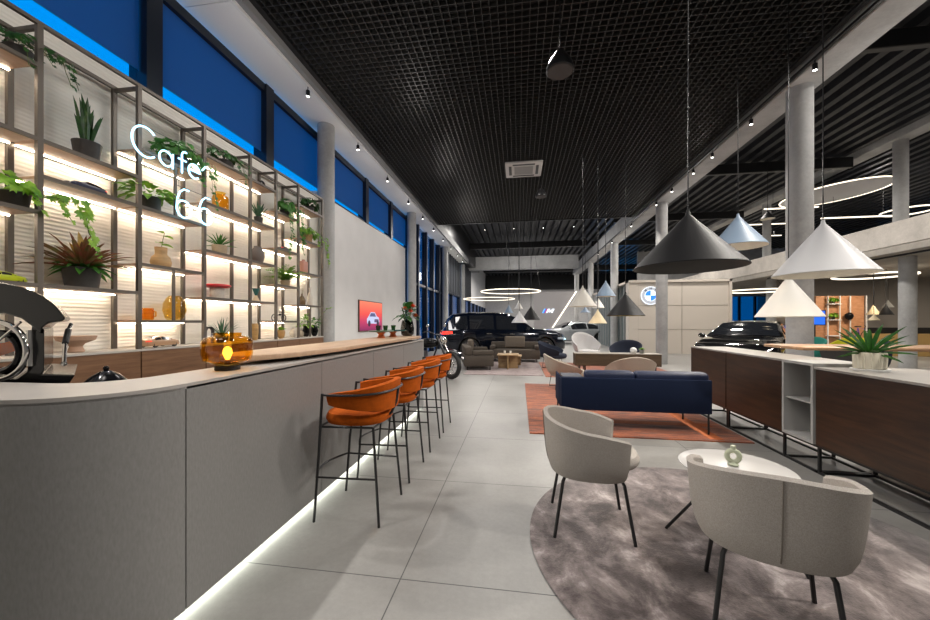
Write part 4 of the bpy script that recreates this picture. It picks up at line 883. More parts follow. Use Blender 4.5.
PB=M('cone_black',(.009,.009,.010),.5,spec=.25); PBL=M('cone_bluegrey',(.20,.27,.36),.45); PG=M('cone_grey',(.45,.45,.46),.4); PW_=M('cone_white',(.66,.64,.60),.45)
pendant(688,214,268,113,.80,0,'large black cone pendant hanging over the round rug',mat=PB,inner=(.05,.05,.05),power=22)
pendant(823,223,275,105,.80,0,'large light grey cone pendant in front of the nearest column',mat=PG,power=22)
pendant(788.5,277,317,68,.68,0,'white cone pendant hanging lowest in front of the nearest column',mat=PW_,power=14)
pendant(738,216,247,58,.66,0,'blue grey cone pendant just behind the large black one',mat=PBL,power=16)
pendant(625.5,293.6,316,38.5,.68,0,'black cone pendant before the corner of the cream box',mat=PB,inner=(.45,.35,.12),power=12)
pendant(582.7,287,306.6,28,.6,0,'grey beige cone pendant left of the lounge pendants',mat=M('cone_stone',(.42,.40,.36),.5),power=12)
pendant(605.7,281.7,296.6,20.4,.52,0,'blue grey cone pendant, highest of the lounge group',mat=PBL)
pendant(597.7,310.4,323.4,18.6,.42,0,'cream cone pendant hanging lowest in the lounge group',mat=M('cone_cream',(.66,.55,.36),.5),power=8)
pendant(585.2,307.4,312.7,10.6,.34,0,'small blue cone pendant below the grey beige one',mat=PBL)
pendant(598.5,299,308,12.5,.42,0,'small white cone pendant half hidden behind the grey beige one',mat=PW_)
pendant(519.4,311.8,322.8,16,.50,0,'grey cone pendant over the dark car bonnet',mat=PG)
pendant(531,306.6,320,19,.64,0,'black cone pendant over the dark car bonnet',mat=PB)
pendant(518.6,301.3,308.8,8.6,.38,0,'tiny white cone pendant, highest of the pair group over the dark car',mat=PW_)
pendant(508.8,305.5,313,9,.38,0,'tiny blue cone pendant left of the grey one over the dark car',mat=PBL)
zt=3.35
pendant(873.4,305.5,314.7,14,.38,0,'cream cone pendant, left of the group under the mezzanine',mat=M('cone_cream',(.66,.55,.36)),topz=zt,power=8)
pendant(888,300.6,307.4,12,.36,0,'white cone pendant behind the black one under the mezzanine',mat=PW_,topz=zt)
pendant(886,305,315,16,.42,0,'black cone pendant under the mezzanine beside the thick column',mat=PB,topz=zt)
pendant(873.9,315,320.3,12,.28,0,'small cream cone pendant hanging lowest under the mezzanine',mat=M('cone_cream',(.66,.55,.36)),topz=zt)
pendant(767.6,211,219,15,.42,0,'small black cone pendant hanging high beyond the mezzanine edge',mat=PB,topz=7.0)
# pendant speakers
def spk(u,v0,v1,w,D,lab):
    f=D*F/w; right=(u-465)/F*f; X=right*K(TH)-f*S(TH); Y=right*S(TH)+f*K(TH); z=H+(322-v1)/F*f; h=D*.72
    t=thing('pendant_speaker',lab,'speaker',(X,Y,z)); MB().lathe([(D/2-.01,0),(D/2,.01),(D/2,.05),(D*.42,h*.5),(D*.28,h*.8),(D*.18,h)],36).build('speaker_body',BLKSAT,t)
    MB().lathe([(D/2-.02,-.003),(D/2-.02,.0)],36).build('grille',M('grille_dark',(.06,.055,.055),.6),t); MB().tube([(0,0,h),(0,0,5.42-z)],.008,6).build('rod',BLKSAT,t)
spk(560,43,72,27,.33,'black dome speaker hanging from the grid ceiling nearest the camera'); spk(541,185,197,11,.30,'small black dome speaker hanging farther down the grid ceiling')
# cassette air conditioner
t=thing('ceiling_air_conditioner','square white air conditioning cassette set in the grid ceiling','air conditioner',(.12,9.65,5.36))
ACW=M('ac_white',(.5,.49,.47),.5)
MB().box(-.47,.47,-.47,.47,0,.05).build('panel',ACW,t,bevel=.02,seg=2); MB().box(-.24,.24,-.24,.24,-.012,0).build('intake_grille',M('ac_grille',(.28,.28,.27),.6),t,smooth=False)
for a in range(4):
    mm=Matrix.Rotation(a*PI/2,4,'Z'); MB().box(-.28,.28,.31,.38,-.004,0,mm).build('air_slot',BLKSAT,t,smooth=False)
# rings
def ring(u,v,w,R_,lab,fd,tx=0,ty=0,disc=False,zt_=7.0,r=.035):
    f=fd; right=(u-465)/F*f; X=right*K(TH)-f*S(TH); Y=right*S(TH)+f*K(TH); z=H+(322-v)/F*f
    t=thing('ring_light',lab,'ring light',(X,Y,z)); m=Matrix.Rotation(R(tx),3,'X')@Matrix.Rotation(R(ty),3,'Y')
    MB().tube([m@Vector((R_*K(2*PI*i/72),R_*S(2*PI*i/72),0)) for i in range(72)],r,8,True).build('light_ring',LEDR,t)
    if disc: MB().lathe([(R_-.03,.0),(R_-.03,.03),(.01,.03)],60,m=m.to_4x4()).build('acoustic_disc',M('disc_white',(.5,.5,.52),.7),t)
    for a in (0,120,240): p=m@Vector((R_*K(R(a)),R_*S(R(a)),0)); MB().tube([p,(p.x*.6,p.y*.6,zt_-z)],.006,5).build('cable',BLKSAT,t); return X,Y,z
ring(510.5,291.5,59,1.5,'large warm ring light hanging in the middle of the hall',18.5,r=.022,zt_=6.98)
ring(489,299,59,1.5,'faint pale ring light hanging on the left above the dark car',21.5,r=.018,zt_=6.98)
ring(834,193.5,109,1.62,'tilted disc with a glowing rim above the mezzanine beside the nearest column',14.2,ty=-4,disc=True,r=.022,zt_=6.98)
ring(908,211,60,.85,'ring light hanging over the mezzanine floor behind the upper column',16.5,r=.03,zt_=6.98)
ring(757,291,20,1.1,'ring light under the mezzanine left of the nearest column',15.5,zt_=3.34,r=.025)
for k,(u,v,L,f) in enumerate(((791,208,2.0,15),(772,224,2.6,18),(760,236,2.2,21),(742,246,2.2,22),(858,217,2.6,14.5))):
    right=(u-465)/F*f; X=right*K(TH)-f*S(TH); Y=right*S(TH)+f*K(TH); z=H+(322-v)/F*f
    t=thing('linear_light','long glowing linear light above the mezzanine, %s'%['second from the right','third from the right','fourth from the right','farthest to the left','farthest to the right'][k],'linear light',(X,Y,z)); MB().box(-L/2,L/2,-.03,.03,-.02,.02).build('light_bar',LEDR,t,smooth=False); MB().tube([(-L/3,0,.03),(-L/3,0,7-z)],.006,5).tube([(L/3,0,.03),(L/3,0,7-z)],.006,5).build('cable',BLKSAT,t)
t=thing('ring_light','warm linear ring glowing on the mezzanine underside before the greige wall','ring light',(13.2,15.8,3.12)); MB().tube([(1.1*K(2*PI*i/48),1.1*S(2*PI*i/48),0) for i in range(48)],.03,8,True).build('light_ring',LEDR,t); MB().tube([(1.1,0,0),(1.1,0,.22)],.006,5).tube([(-1.1,0,0),(-1.1,0,.22)],.006,5).build('cable',BLKSAT,t)
# track under mezz
o=MB().box(10.95,11.0,4,18,3.30,3.348).build('lighting_track',BLKSAT,smooth=False); tag(o,'black lighting track under the mezzanine edge','track')
# ================= LOGOS
lg=thing('round_emblem','illuminated round emblem with blue and white quarters on the cream box','sign',(5.72,16.998,2.54))
RR=.40
def disc(name,m,r0,r1,y0,y1,a0=0,a1=360,n=48):
    pts=[(r1*K(R(a0+(a1-a0)*i/n)),r1*S(R(a0+(a1-a0)*i/n))) for i in range(n+1)]; inn=[(r0*K(R(a0+(a1-a0)*i/n)),r0*S(R(a0+(a1-a0)*i/n))) for i in range(n+1)]
    mb=MB(); vs=[];fs=[]
    for (a,b),(c,d) in zip(pts,inn): vs+=[(a,y0,b),(c,y0,d),(c,y1,d),(a,y1,b)]
    for i in range(n): fs+=[(i*4+j,i*4+(j+1)%4,i*4+4+(j+1)%4,i*4+4+j) for j in range(4)]
    if a1-a0<360: fs+=[(0,1,2,3),(n*4+3,n*4+2,n*4+1,n*4)]
    mb.add(vs,fs).build(name,m,lg,smooth=False)
EW=emit('sign_white',(.85,.92,1),1.5); EB=emit('sign_blue',(.03,.25,.95),1.4)
disc('outer_rim',EW,RR*.93,RR,-.04,0); disc('letter_band',M('sign_grey',(.5,.52,.56),.3,emis=(.5,.55,.65),es=.35),RR*.62,RR*.93,-.03,0); disc('inner_rim',EW,RR*.56,RR*.62,-.04,0)
for q in range(4): disc('quarter',EB if q%2 else EW,.001,RR*.56,-.035,0,q*90,q*90+90,14)
GL={'B':[[(0,0),(0,1),(.55,1),(.7,.88),(.7,.65),(.55,.53),(0,.53)],[(.55,.53),(.75,.4),(.75,.13),(.58,0),(0,0)]],'M':[[(0,0),(0,1),(.45,.3),(.9,1),(.9,0)]],'W':[[(0,1),(.28,0),(.55,.8),(.82,0),(1.1,1)]]}
for ch,ang in (('B',132),('M',90),('W',48)):
    m=MB(); h=RR*.2; w_=max(p[0] for pp in GL[ch] for p in pp)
    for path in GL[ch]:
        pts=[]
        for a,b in path:
            lx=(a-w_/2)*h; lz=RR*.68+b*h; q=R(ang-90); pts.append((lx*K(q)-lz*S(q),-.045,lx*S(q)+lz*K(q)))
        m.tube(pts,.011,5)
    m.build('letter_'+ch.lower(),M('sign_letter',(.04,.06,.12),.4),lg)
ml=thing('stripe_emblem','small lit emblem of slanted stripes and a letter on the slanted display wall','sign',(2.25,29.998,2.28)); ml.scale=(.52,1,.42)
def slab(name,x0,x1,m):
    sk=.32; MB().prism([(x0,-.4),(x1,-.4),(x1+sk,.4),(x0+sk,.4)],lambda a,b,c:Vector((a,c,b)),-.04,0).build(name,m,ml,smooth=False)
slab('stripe',-.75,-.60,emit('s_light',(.15,.5,1),1.6)); slab('stripe',-.58,-.43,emit('s_dark',(.03,.12,.7),1.4)); slab('stripe',-.41,-.28,emit('s_red',(.6,.05,.1),1.2))
sk=lambda x,z:(x+(z+.4)*.4,z)
MB().prism([sk(-.2,-.4),sk(.02,-.4),sk(.02,.02),sk(.2,-.3),sk(.3,-.3),sk(.55,.02),sk(.55,-.4),sk(.8,-.4),sk(.8,.4),sk(.5,.4),sk(.27,.0),sk(.1,.4),sk(-.2,.4)],lambda a,b,c:Vector((a,c,b)),-.04,0).build('letter_m',EW,ml,smooth=False)
# ================= VEHICLES
def lerp(tab,x):
    if x<=tab[0][0]: return tab[0][1]
    for (a,b),(c,d) in zip(tab,tab[1:]):
        if x<=c: 
            t=(x-a)/(c-a); t=t*t*(3-2*t)*.35+t*.65; return b+(d-b)*t
    return tab[-1][1]
SUV=dict(L=4.92,top=[(-2.46,.72),(-2.43,1.0),(-2.36,1.18),(-2.2,1.50),(-2.0,1.68),(-1.4,1.75),(-.5,1.765),(.1,1.72),(.5,1.56),(1.12,1.13),(1.5,1.10),(2.0,1.03),(2.3,.93),(2.43,.78),(2.46,.6)],
 belt=[(-2.46,.70),(-2.3,1.08),(-1.5,1.08),(0,1.05),(1.1,1.02),(2.1,.93),(2.46,.58)],w=[(-2.46,.80),(-2.3,.92),(-1.6,.98),(1.5,.98),(2.1,.93),(2.35,.82),(2.46,.66)],gi=.24,sill=.30,wh=(-1.42,1.52),wr=.375,
 win=[(-1.95,-1.50),(-1.42,-.48),(-.38,.42)],ws=(.42,1.08),rw=(-2.32,-2.05),belt0=1.08)
COU=dict(L=4.7,top=[(-2.35,.7),(-2.3,.95),(-2.1,1.05),(-1.6,1.13),(-.9,1.34),(-.3,1.41),(.2,1.37),(.6,1.2),(1.05,.99),(1.5,.94),(2.0,.84),(2.25,.72),(2.35,.5)],
 belt=[(-2.35,.68),(-2.2,.92),(-1,.93),(1.0,.90),(2.0,.80),(2.35,.48)],w=[(-2.35,.76),(-2.1,.88),(-1.2,.93),(1.3,.93),(2.0,.88),(2.25,.76),(2.35,.62)],gi=.26,sill=.22,wh=(-1.38,1.42),wr=.345,
 win=[(-1.5,-.62),(-.54,.5)],ws=(.28,.98),rw=(-1.5,-.95),belt0=.93)
def car(lab,spec,paint,cat='car',detail=True,name='car'):
    t=thing(name,lab,cat); L=spec['L']
    def sec(x,off=0):
        zt=lerp(spec['top'],x); zb=min(lerp(spec['belt'],x),zt-.03); w=lerp(spec['w'],x)+off; s=spec['sill']; g=max(0,min(1,(zt-zb)/.55)); wt=w-spec['gi']*g-.05
        return [(w-.14,s-.02),(w-.03,s+.03),(w,.50 if zb>.62 else s+.12),(w+.005,min(.72,zb-.05)),(w-.012,zb-.03),(w-.03,zb),(wt+.02,zt-.07*g-.012+off*.5),(wt-.05,zt-.018*g-.003+off),(wt*.6,zt+.012*g+off),(0,zt+.022*g+off)]
    xs=sorted(set([-L/2+L*i/64 for i in range(65)]+[a for a,_ in spec['top']]))
    rows=[]
    for x in xs:
        p=sec(x); full=[(a,b) for a,b in p]+[(-a,b) for a,b in p[-2::-1]]; rows.append([Vector((x,a,b)) for a,b in full])
    mb=MB(); k=len(rows[0]); mb.grid(rows,True); mb.f.append(list(range(k))); mb.f.append([(len(rows)-1)*k+i for i in range(k)])
    body=mb.build('car_body',paint,t,ang=32)
    if detail:
        cut=MB()
        for wx in spec['wh']:
            for sy in (-1,1):
                r=spec['wr']+.055; cut.prism([(wx+r*K(2*PI*i/32),spec['wr']+r*S(2*PI*i/32)) for i in range(32)],lambda a,b,c:Vector((a,c,b)),*sorted((sy*.62,sy*1.2)))
        co=cut.build('cut',BLKSAT,t); md=body.modifiers.new('b','BOOLEAN'); md.operation='DIFFERENCE'; md.object=co; md.solver='EXACT'
        dg=bpy.context.evaluated_depsgraph_get(); nm=bpy.data.meshes.new_from_object(body.evaluated_get(dg)); body.modifiers.clear(); body.data=nm; bpy.data.objects.remove(co)
    # windows
    def patch(nm,x0,x1,j0,j1,n,mat,side,par=t):
        rr=[]
        for i in range(n+1):
            x=x0+(x1-x0)*i/n; p=sec(x,.008); a,b=p[j0],p[j1]; rr.append([Vector((x,side*(a[0]+(b[0]-a[0])*f+.006),a[1]+(b[1]-a[1])*f)) for f in (.06,.5,.93)])
        MB().grid(rr).build(nm,mat,par)
    CG=M('car_glass',(.012,.014,.018),.04,coat=1)
    for sd in (-1,1):
        for (a,b) in spec['win']: patch('side_window',a,b,5,6,8,CG,sd)
    for nm,(a,b) in (('windshield',spec['ws']),('rear_window',spec['rw'])):
        rr=[]
        for i in range(9):
            x=a+(b-a)*i/8; p=sec(x,.008); wt=p[7][0]-.02; q=[7,8,9]; pr=[(p[7][0]-.02,p[7][1]),(p[8][0],p[8][1]),(0,p[9][1]),(-p[8][0],p[8][1]),(-p[7][0]+.02,p[7][1])]
            rr.append([Vector((x+.004,c,d+.004)) for c,d in pr])
        MB().grid(rr).build(nm,CG,t)
    RIM=M('alloy',(.5,.5,.52),.25,.9)
    for wx in spec['wh']:
        for sy in (-1,1):
            r=spec['wr']; yo=sy*(lerp(spec['w'],wx)-.02); yi=sy*(lerp(spec['w'],wx)-.24); mt=Matrix.Translation((wx,0,r))@Matrix.Rotation(PI/2,4,'X')
            # tyre around axis Y
            pr=[(r*.70,yi),(r*.96,yi),(r,yi+sy*.03),(r,yo-sy*.03),(r*.96,yo),(r*.72,yo),(r*.70,yo-sy*.04)]
            vs=[];n=32
            for rad,y in pr: vs+=[(wx+rad*K(2*PI*j/n),y,r+rad*S(2*PI*j/n)) for j in range(n)]
            tb=MB().add(vs,[(i*n+j,i*n+(j+1)%n,(i+1)*n+(j+1)%n,(i+1)*n+j) for i in range(len(pr)-1) for j in range(n)]+[tuple(range(n))]); tw=tb.build('wheel',RUBBER,t)
            sp_=MB()
            for q in range(10 if detail else 5):
                a=2*PI*q/(10 if detail else 5); sp_.tube([(wx+.04*K(a),yo-sy*.03,r+.04*S(a)),(wx+r*.71*K(a+.12),yo-sy*.012,r+r*.71*S(a+.12))],.017,5)
            sp_.tube([(wx+r*.71*K(2*PI*j/28),yo-sy*.01,r+r*.71*S(2*PI*j/28)) for j in range(28)],.014,6,True); sp_.ball((wx,yo-sy*.03,r),.06,8,(1,.4,1)); sp_.build('rim',RIM,tw)
    # lights, grille
    HL=emit('headlight_glow',(.55,.85,1),3.5) if detail else WHITE; TL=M('tail_red',(.5,.01,.01),.3,emis=(1,.05,.03),es=1.6 if detail else 0)
    for sd in (-1,1):
        zf=lerp(spec['belt'],L/2-.25)-.08
        rr=[]
        for i in range(6):
            x=L/2-.42+.36*i/5; w=lerp(spec['w'],x)+.012; rr.append([Vector((x,sd*w,zf-.05)),Vector((x,sd*w,zf+.03))])
        rr.append([Vector((L/2+.012,sd*.52,zf-.08)),Vector((L/2-.04,sd*.52,zf+.0))])
        MB().grid(rr).build('headlight',M('lamp_glass',(.3,.34,.4),.1),t)
        MB().tube([(L/2-.10,sd*(lerp(spec['w'],L/2-.1)+.012),zf-.02),(L/2+.005,sd*(lerp(spec['w'],L/2)+.0),zf-.05),(L/2+.02,sd*.50,zf-.06)],.016,6).build('running_light',HL,t)
        zr=lerp(spec['belt'],-L/2+.2)-.1; rr=[]
        for i in range(6):
            x=-L/2+.38-.34*i/5; w=lerp(spec['w'],x)+.014; rr.append([Vector((x,sd*w,zr-.045-.03*i/5)),Vector((x,sd*w,zr+.05))])
        rr.append([Vector((-L/2-.02,sd*.45,zr-.08)),Vector((-L/2-.01,sd*.45,zr+.0))])
        MB().grid(rr).build('taillight',TL,t)
        xm=spec['ws'][1]-.28; wm=lerp(spec['w'],xm); MB().ball((xm,sd*(wm+.09),lerp(spec['belt'],xm)+.09),.11,12,(.55,.9,.65)).build('side_mirror',paint,t)
    zf=lerp(spec['belt'],L/2-.2)-.15
    for sd in (-1,1): MB().cb((L/2-.0,sd*.19,zf-.06),(.06,.30,.26)).build('grille',GLOSSBLK,t,bevel=.03,seg=2)
    MB().cb((L/2-.03,0,.36),(.08,1.1,.14)).build('air_intake',BLKSAT,t,bevel=.02,seg=1)
    if detail:
        for sd in (-1,1):
            for x in [w_[1]+.05 for w_ in spec['win']][-2:]: 
                MB().cb((x-.25,sd*(lerp(spec['w'],x)+.018),lerp(spec['belt'],x)-.12),(.2,.03,.03)).build('door_handle',CHROME,t,bevel=.006,seg=1)
    return t
PAINT=M('midnight_blue_paint',(.004,.007,.016),.12,.4,coat=1); PBLK=M('black_car_paint',(.008,.008,.009),.08,.3,coat=1); PWH=M('silver_white_paint',(.5,.52,.54),.2,.3,coat=1)
c=car('dark blue large car parked broadside behind the taupe sofas, tail light glowing',SUV,PAINT); c.location=(-.72,14.95,0); c.rotation_euler=(0,0,R(15))
suv=c
c=car('black low car facing the camera behind the dark oak cabinets',COU,PBLK); fx,fy=5.25,9.65; d=Vector((.62,.78)); c.location=(5.2+d.x*2.2,9.8+d.y*2.2,0); c.rotation_euler=(0,0,math.atan2(-d.y,-d.x)); blackcar=c
c.scale=(1.02,1.0,1.0)
copyto(suv,(15.6,13.4,4.152),R(195),'large dark car parked up on the mezzanine at the right frame edge')
w1=car('pale silver car parked beyond the slanted display wall',COU,PWH); w1.location=(4.35,23.5,0); w1.rotation_euler=(0,0,R(200))
w1.location=(3.4,24.2,0)
copyto(w1,(10.9,21.0,0),R(215),'pale silver car glimpsed right of the cream box')
pass
# toy cars on the shelves
for k,(u,z,scl,col,lab) in enumerate(TOYS):
    tc_=car(lab,COU if k%2==0 else COU,M('toy_paint_%d'%k,col,.35,coat=.5),'model car',False,'model_car'); x=-3.72; tc_.location=(x,yx(u,x),z+.001); tc_.scale=(scl,)*3; tc_.rotation_euler=(0,0,R(97 if k!=1 else -83))
# ================= MOTORCYCLE
mt=thing('motorcycle','black cruiser motorcycle with a spoked front wheel parked past the bar counter','motorcycle',(-1.62,8.62,0),R(-16))
def wheel(x,r,wd,steer=0,nm='front_wheel'):
    rot=Matrix.Translation((x,0,r))@Matrix.Rotation(R(steer),4,'Z'); w=MB(); w.tube([rot@Vector(((r-wd/2)*K(2*PI*i/40),0,(r-wd/2)*S(2*PI*i/40))) for i in range(40)],wd/2,10,True); o=w.build(nm,RUBBER,mt)
    s=MB(); s.tube([rot@Vector(((r-wd)*K(2*PI*i/32),0,(r-wd)*S(2*PI*i/32))) for i in range(32)],.014,6,True)
    for i in range(16): a=2*PI*i/16; s.tube([rot@Vector((.03*K(a),.03*(-1)**i,.03*S(a))),rot@Vector(((r-wd)*K(a+.15),0,(r-wd)*S(a+.15)))],.005,4)
    s.tube([rot@Vector((0,-.08,0)),rot@Vector((0,.08,0))],.03,10); s.build('rim',CHROME,o)
    d=MB(); d.tube([rot@Vector((.12*K(2*PI*i/24),-.05,.12*S(2*PI*i/24))) for i in range(24)],.012,5,True); d.build('brake_disc',CHROME,o)
wheel(0,.34,.11,-22); wheel(-1.65,.32,.17,0,'rear_wheel')
for sy in (-1,1): MB().tube([(0,sy*.1,.34),(-.22,sy*.1,.80),(-.34,sy*.1,1.02)],.028,8).build('fork',CHROME if sy>0 else BLKSAT,mt)
fd=[]
for i in range(11): a=R(20+110*i/10); fd.append([Vector((.37*K(a),y,.34+.37*S(a)+.01)) for y in (-.07,0,.07)])
MB().grid(fd).build('front_fender',GLOSSBLK,mt)
fd=[]
for i in range(11): a=R(30+120*i/10); fd.append([Vector((-1.65+.37*K(a),y,.32+.38*S(a))) for y in (-.10,0,.10)])
MB().grid(fd).build('rear_fender',GLOSSBLK,mt)
MB().ball((-.62,0,.86),.17,16,(1.7,.85,.75)).build('fuel_tank',GLOSSBLK,mt); cushion(MB(),.32,.15,.70,.80,.9,cx=-1.12).build('seat',BLKSAT,mt)
MB().ball((-.22,0,.93),.10,14,(1,.9,1)).build('headlamp',CHROME,mt)
MB().tube([(-.55,-.42,1.12),(-.44,-.38,1.16),(-.36,-.12,1.07),(-.36,.12,1.07),(-.44,.38,1.16),(-.55,.42,1.12)],.014,8).build('handlebar',BLKSAT,mt)
for sy in (-1,1): MB().tube([(-.45,sy*.36,1.16),(-.40,sy*.42,1.26)],.007,5).ball((-.40,sy*.43,1.29),.055,10,(.4,1.2,.8)).build('mirror',CHROME,mt)
e=MB(); e.cb((-.85,0,.40),(.42,.28,.22)); 
for q,x in ((-1,-.72),(1,-.92)):
    for k in range(6): e.lathe([(.095,0),(.095,.015)],14,(0,0,0),m=Matrix.Translation((x+.03*q,0,.50+.028*k)))
e.build('engine',M('engine_metal',(.25,.25,.26),.3,.9),mt,bevel=0); MB().tube([(-.3,0,.98),(-.45,0,.6),(-.6,0,.28),(-1.2,0,.28),(-1.5,0,.42),(-1.15,0,.68),(-.4,0,.82)],.022,8).build('frame',BLKSAT,mt)
for z in (.30,.42): MB().tube([(-.62,-.16,.5),(-.60,-.19,z),(-.9,-.2,z-.03),(-1.9,-.22,z+.02)],[.02,.025,.035,.045],10).build('exhaust_pipe',CHROME,mt)
MB().tube([(-.9,.12,.3),(-.95,.32,.01)],.012,6).build('kickstand',BLKSAT,mt)
# ================= ESPRESSO MACHINE
es=thing('espresso_machine','glossy black coffee machine with a curved hood behind the counter','coffee machine',(0,0,0))
yf=1.47; fn=lambda a,b,c:Vector((a-(c-yf)*1.4,c,b))
out=[(-3.1,1.60),(-2.75,1.60),(-2.60,1.582),(-2.45,1.555),(-2.34,1.515),(-2.26,1.465),(-2.195,1.40),(-2.21,1.385),(-2.30,1.375),(-2.335,1.35),(-2.345,1.32),(-2.40,1.36),(-2.47,1.40),(-2.58,1.425),(-2.75,1.43),(-3.1,1.43)]
MB().prism(out,fn,yf,yf+.42).build('hood',GLOSSBLK,es,smooth=False,bevel=.008,seg=2)
MB().prism([(-2.40,1.37),(-2.325,1.345),(-2.325,1.14),(-2.34,1.12),(-2.14,1.12),(-2.19,1.06),(-2.24,1.04),(-3.1,1.04),(-3.1,1.09),(-2.5,1.09),(-2.43,1.13)],fn,yf+.01,yf+.40).build('side_frame',GLOSSBLK,es,smooth=False,bevel=.006,seg=2)
MB().prism([(-3.1,.93),(-2.25,.93),(-2.25,1.04),(-3.1,1.04)],fn,yf+.02,yf+.40).build('base',GLOSSBLK,es,smooth=False)
MB().tube([(-2.62+.20*K(R(a)),yf-.005,1.235+.145*S(R(a))) for a in range(-110,121,10)],.014,10).build('chrome_ring',CHROME,es,label='curved chrome ring on the side')
MB().tube([(-2.62+.12*K(R(a)),yf+.02,1.225+.095*S(R(a))) for a in range(-120,121,12)],.020,8).build('inner_ring',GLOSSBLK,es)
MB().prism([(-3.1,1.16),(-2.62,1.20),(-2.45,1.25),(-2.44,1.30),(-2.6,1.27),(-3.1,1.24)],fn,yf+.06,yf+.09).build('orange_reflection',M('reflection_orange',(.6,.12,.02),.25,coat=.5),es,smooth=False,label='orange reflection put in as a side panel')  # orange reflection inside the machine, put in as a coloured plate
MB().tube([(-2.42,yf+.01,1.34),(-2.42,yf+.01,1.16)],.017,10).build('column_tube',CHROME,es)
MB().tube([(-2.31,yf+.10,1.37),(-2.27,yf+.05,1.31),(-2.16,yf-.03,1.185)],.008,8).ball((-2.16,yf-.03,1.18),.012,8).build('steam_wand',CHROME,es)
MB().tube([(-2.29,yf+.075,1.34),(-2.235,yf+.025,1.275)],.0125,8).build('wand_grip',BLKSAT,es)
MB().tube([(-2.80,yf-.01,1.14),(-2.45,yf-.01,1.38)],.006,6).build('chrome_trim',CHROME,es)
# ================= RIGHT BACKGROUND
wp=thing('wood_partition','orange lit oak partition with shelves and hung bicycles under the mezzanine','partition',(12.15,17.0,0))
OW=wood('partition_oak',(.45,.20,.09),(.65,.34,.18),.5,axis=(3,1,8))
MB().box(0,1.75,0,.08,0,2.45).build('panel',OW,wp,smooth=False)
for x in (.35,.78,1.15,1.72): MB().box(x,x+.035,-.12,-.08,0,2.45).build('post',WHITE,wp,smooth=False)
for z in (.8,1.45,2.1): MB().box(.35,.80,-.2,0,z,z+.03).build('shelf',WHITE,wp,smooth=False)
lamp('SPOT',(12.9,15.2,3.2),160,(1,.75,.5),.1,80,(12.9,17,1.2))
for k,z in enumerate((1.48,2.13)):
    t=thing('potted_plant','leafy green plant on the %s white shelf of the oak partition'%('middle','upper')[k],'plant',(12.72,16.90,z+.002)); MB().lathe([(.05,0),(.06,.1)],14).build('pot',DPOT,t); m=MB(); mound(m,40,.2,.12,.15,(0,0,.12),.1,200+k); m.build('leaves',G1,t)
bk=thing('bicycle','purple framed bicycle standing before the oak partition','bicycle',(13.35,16.7,0),R(0))
for x in (-.02,.34): MB().tube([(x+.0+.17*K(2*PI*i/24)*1.0,0,.75+.27*S(2*PI*i/24)) for i in range(24)],.014,6,True).build('wheel',RUBBER,bk)
MB().tube([(-.02,0,.75),(.08,0,1.15),(.3,0,1.1),(.34,0,.75),(.16,0,.72),(.08,0,1.15)],.018,6).build('frame',M('violet',(.15,.08,.35),.4),bk); MB().tube([(.30,0,1.1),(.31,-.05,1.22),(.22,-.1,1.25)],.012,6).build('handlebar',BLKSAT,bk); MB().cb((.08,0,1.2),(.18,.1,.05)).build('saddle',BLKSAT,bk,bevel=.01,seg=1)
MB().tube([(-.02,0,.02),(-.02,0,.48)],.02,6).tube([(.34,0,.02),(.34,0,.48)],.02,6).cb((.16,0,.01),(.6,.3,.02)).build('display_stand',BLKSAT,bk)
h=MB(); t=thing('helmet','black helmet hung on the oak partition above the bicycle','helmet',(13.25,16.86,1.62)); MB().ball((0,0,0),.15,14,(1,.8,1)).build('shell',GLOSSBLK,t); MB().cb((0,.06,-.05),(.03,.14,.03)).build('hook',CHROME,t)
ts=thing('display_screen','small bright blue screen standing left of the oak partition','screen',(11.55,16.2,0)); MB().box(-.38,.38,0,.06,1.25,1.85).build('screen_frame',BLKSAT,ts,smooth=False); MB().box(-.35,.35,-.004,0,1.28,1.82).build('screen_image',emit('screen_blue',(.02,.16,.9),1.2),ts,smooth=False); MB().box(-.03,.03,.01,.05,0,1.25).box(-.25,.25,-.15,.2,0,.02).build('stand',BLKSAT,ts,smooth=False)
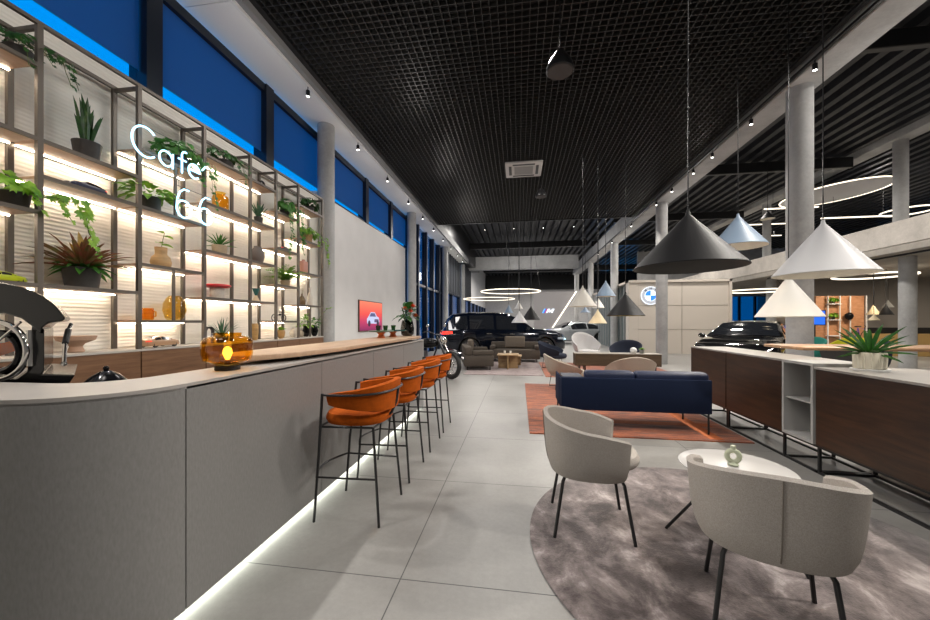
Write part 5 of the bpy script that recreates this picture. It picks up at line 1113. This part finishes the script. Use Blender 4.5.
# seating under mezz
def pod(lab,loc,rz,mat,w=.5):
    t=thing('lounge_chair',lab,'lounge chair',loc,R(rz)); shell(MB(),.4,w,R(120),.2,.85,.5,.05,.8).build('backrest',mat,t); cushion(MB(),.34,w*.85,.18,.42,.8,cx=.04).build('seat_cushion',mat,t); MB().lathe([(.2,0),(.2,.02),(.05,.03),(.05,.2)],16).build('pedestal_base',BLKSAT,t)
pod('dark blue lounge seat beyond the long table, left of the thick column',(9.6,11.6,0),150,DKNAVY,.8); pod('dark blue lounge seat beyond the long table, right of the thick column',(12.9,11.4,0),160,NAVY,.7); pod('yellow green lounge chair beyond the aloe plant',(11.2,14.3,0),200,M('lime_fabric',(.50,.48,.02),.8),.5); pod('teal lounge chair beyond the aloe plant, left of the yellow one',(10.0,14.3,0),200,M('teal_fabric',(.02,.2,.16),.8),.45)
t=thing('bench','long ochre bench with a dark back rail on the greige wall','bench',(16.8,17.0,0)); MB().box(-2.6,4,0,.5,0,.9).build('seat',M('ochre_wood',(.42,.27,.10),.6),t,bevel=.01,seg=1); MB().box(-2.6,4,.42,.5,.9,1.15).build('backrest',BLKSAT,t,smooth=False)
# low glass vase/bowl on the long table
t=thing('glass_sculpture','pale looped glass sculpture on the left of the long high table','sculpture',(6.1,6.12,1.047)); MB().tube([(.11*K(2*PI*i/24),.0,.11+.09*S(2*PI*i/24)) for i in range(24)],.022,8,True).tube([(.05+.08*K(2*PI*i/20),.03,.09+.07*S(2*PI*i/20)) for i in range(20)],.018,8,True).build('body',M('pale_sand_glass',(.6,.52,.38),.2),t)
# planters beyond the dark car
for k,x in enumerate((-3.2,-2.3,-1.4)):
    t=thing('potted_bush','leafy bush in a planter against the far glazing, %s'%['leftmost of three','middle of three','rightmost of three'][k],'plant',(x,20.5+.5*k,0)); MB().cb((0,0,.45),(.6,.5,.9)).build('planter',WHITE,t,bevel=.02,seg=1); m=MB(); mound(m,90,.4,.4,.8,(0,0,1.1),.2,300+k); m.build('leaves',G3,t)
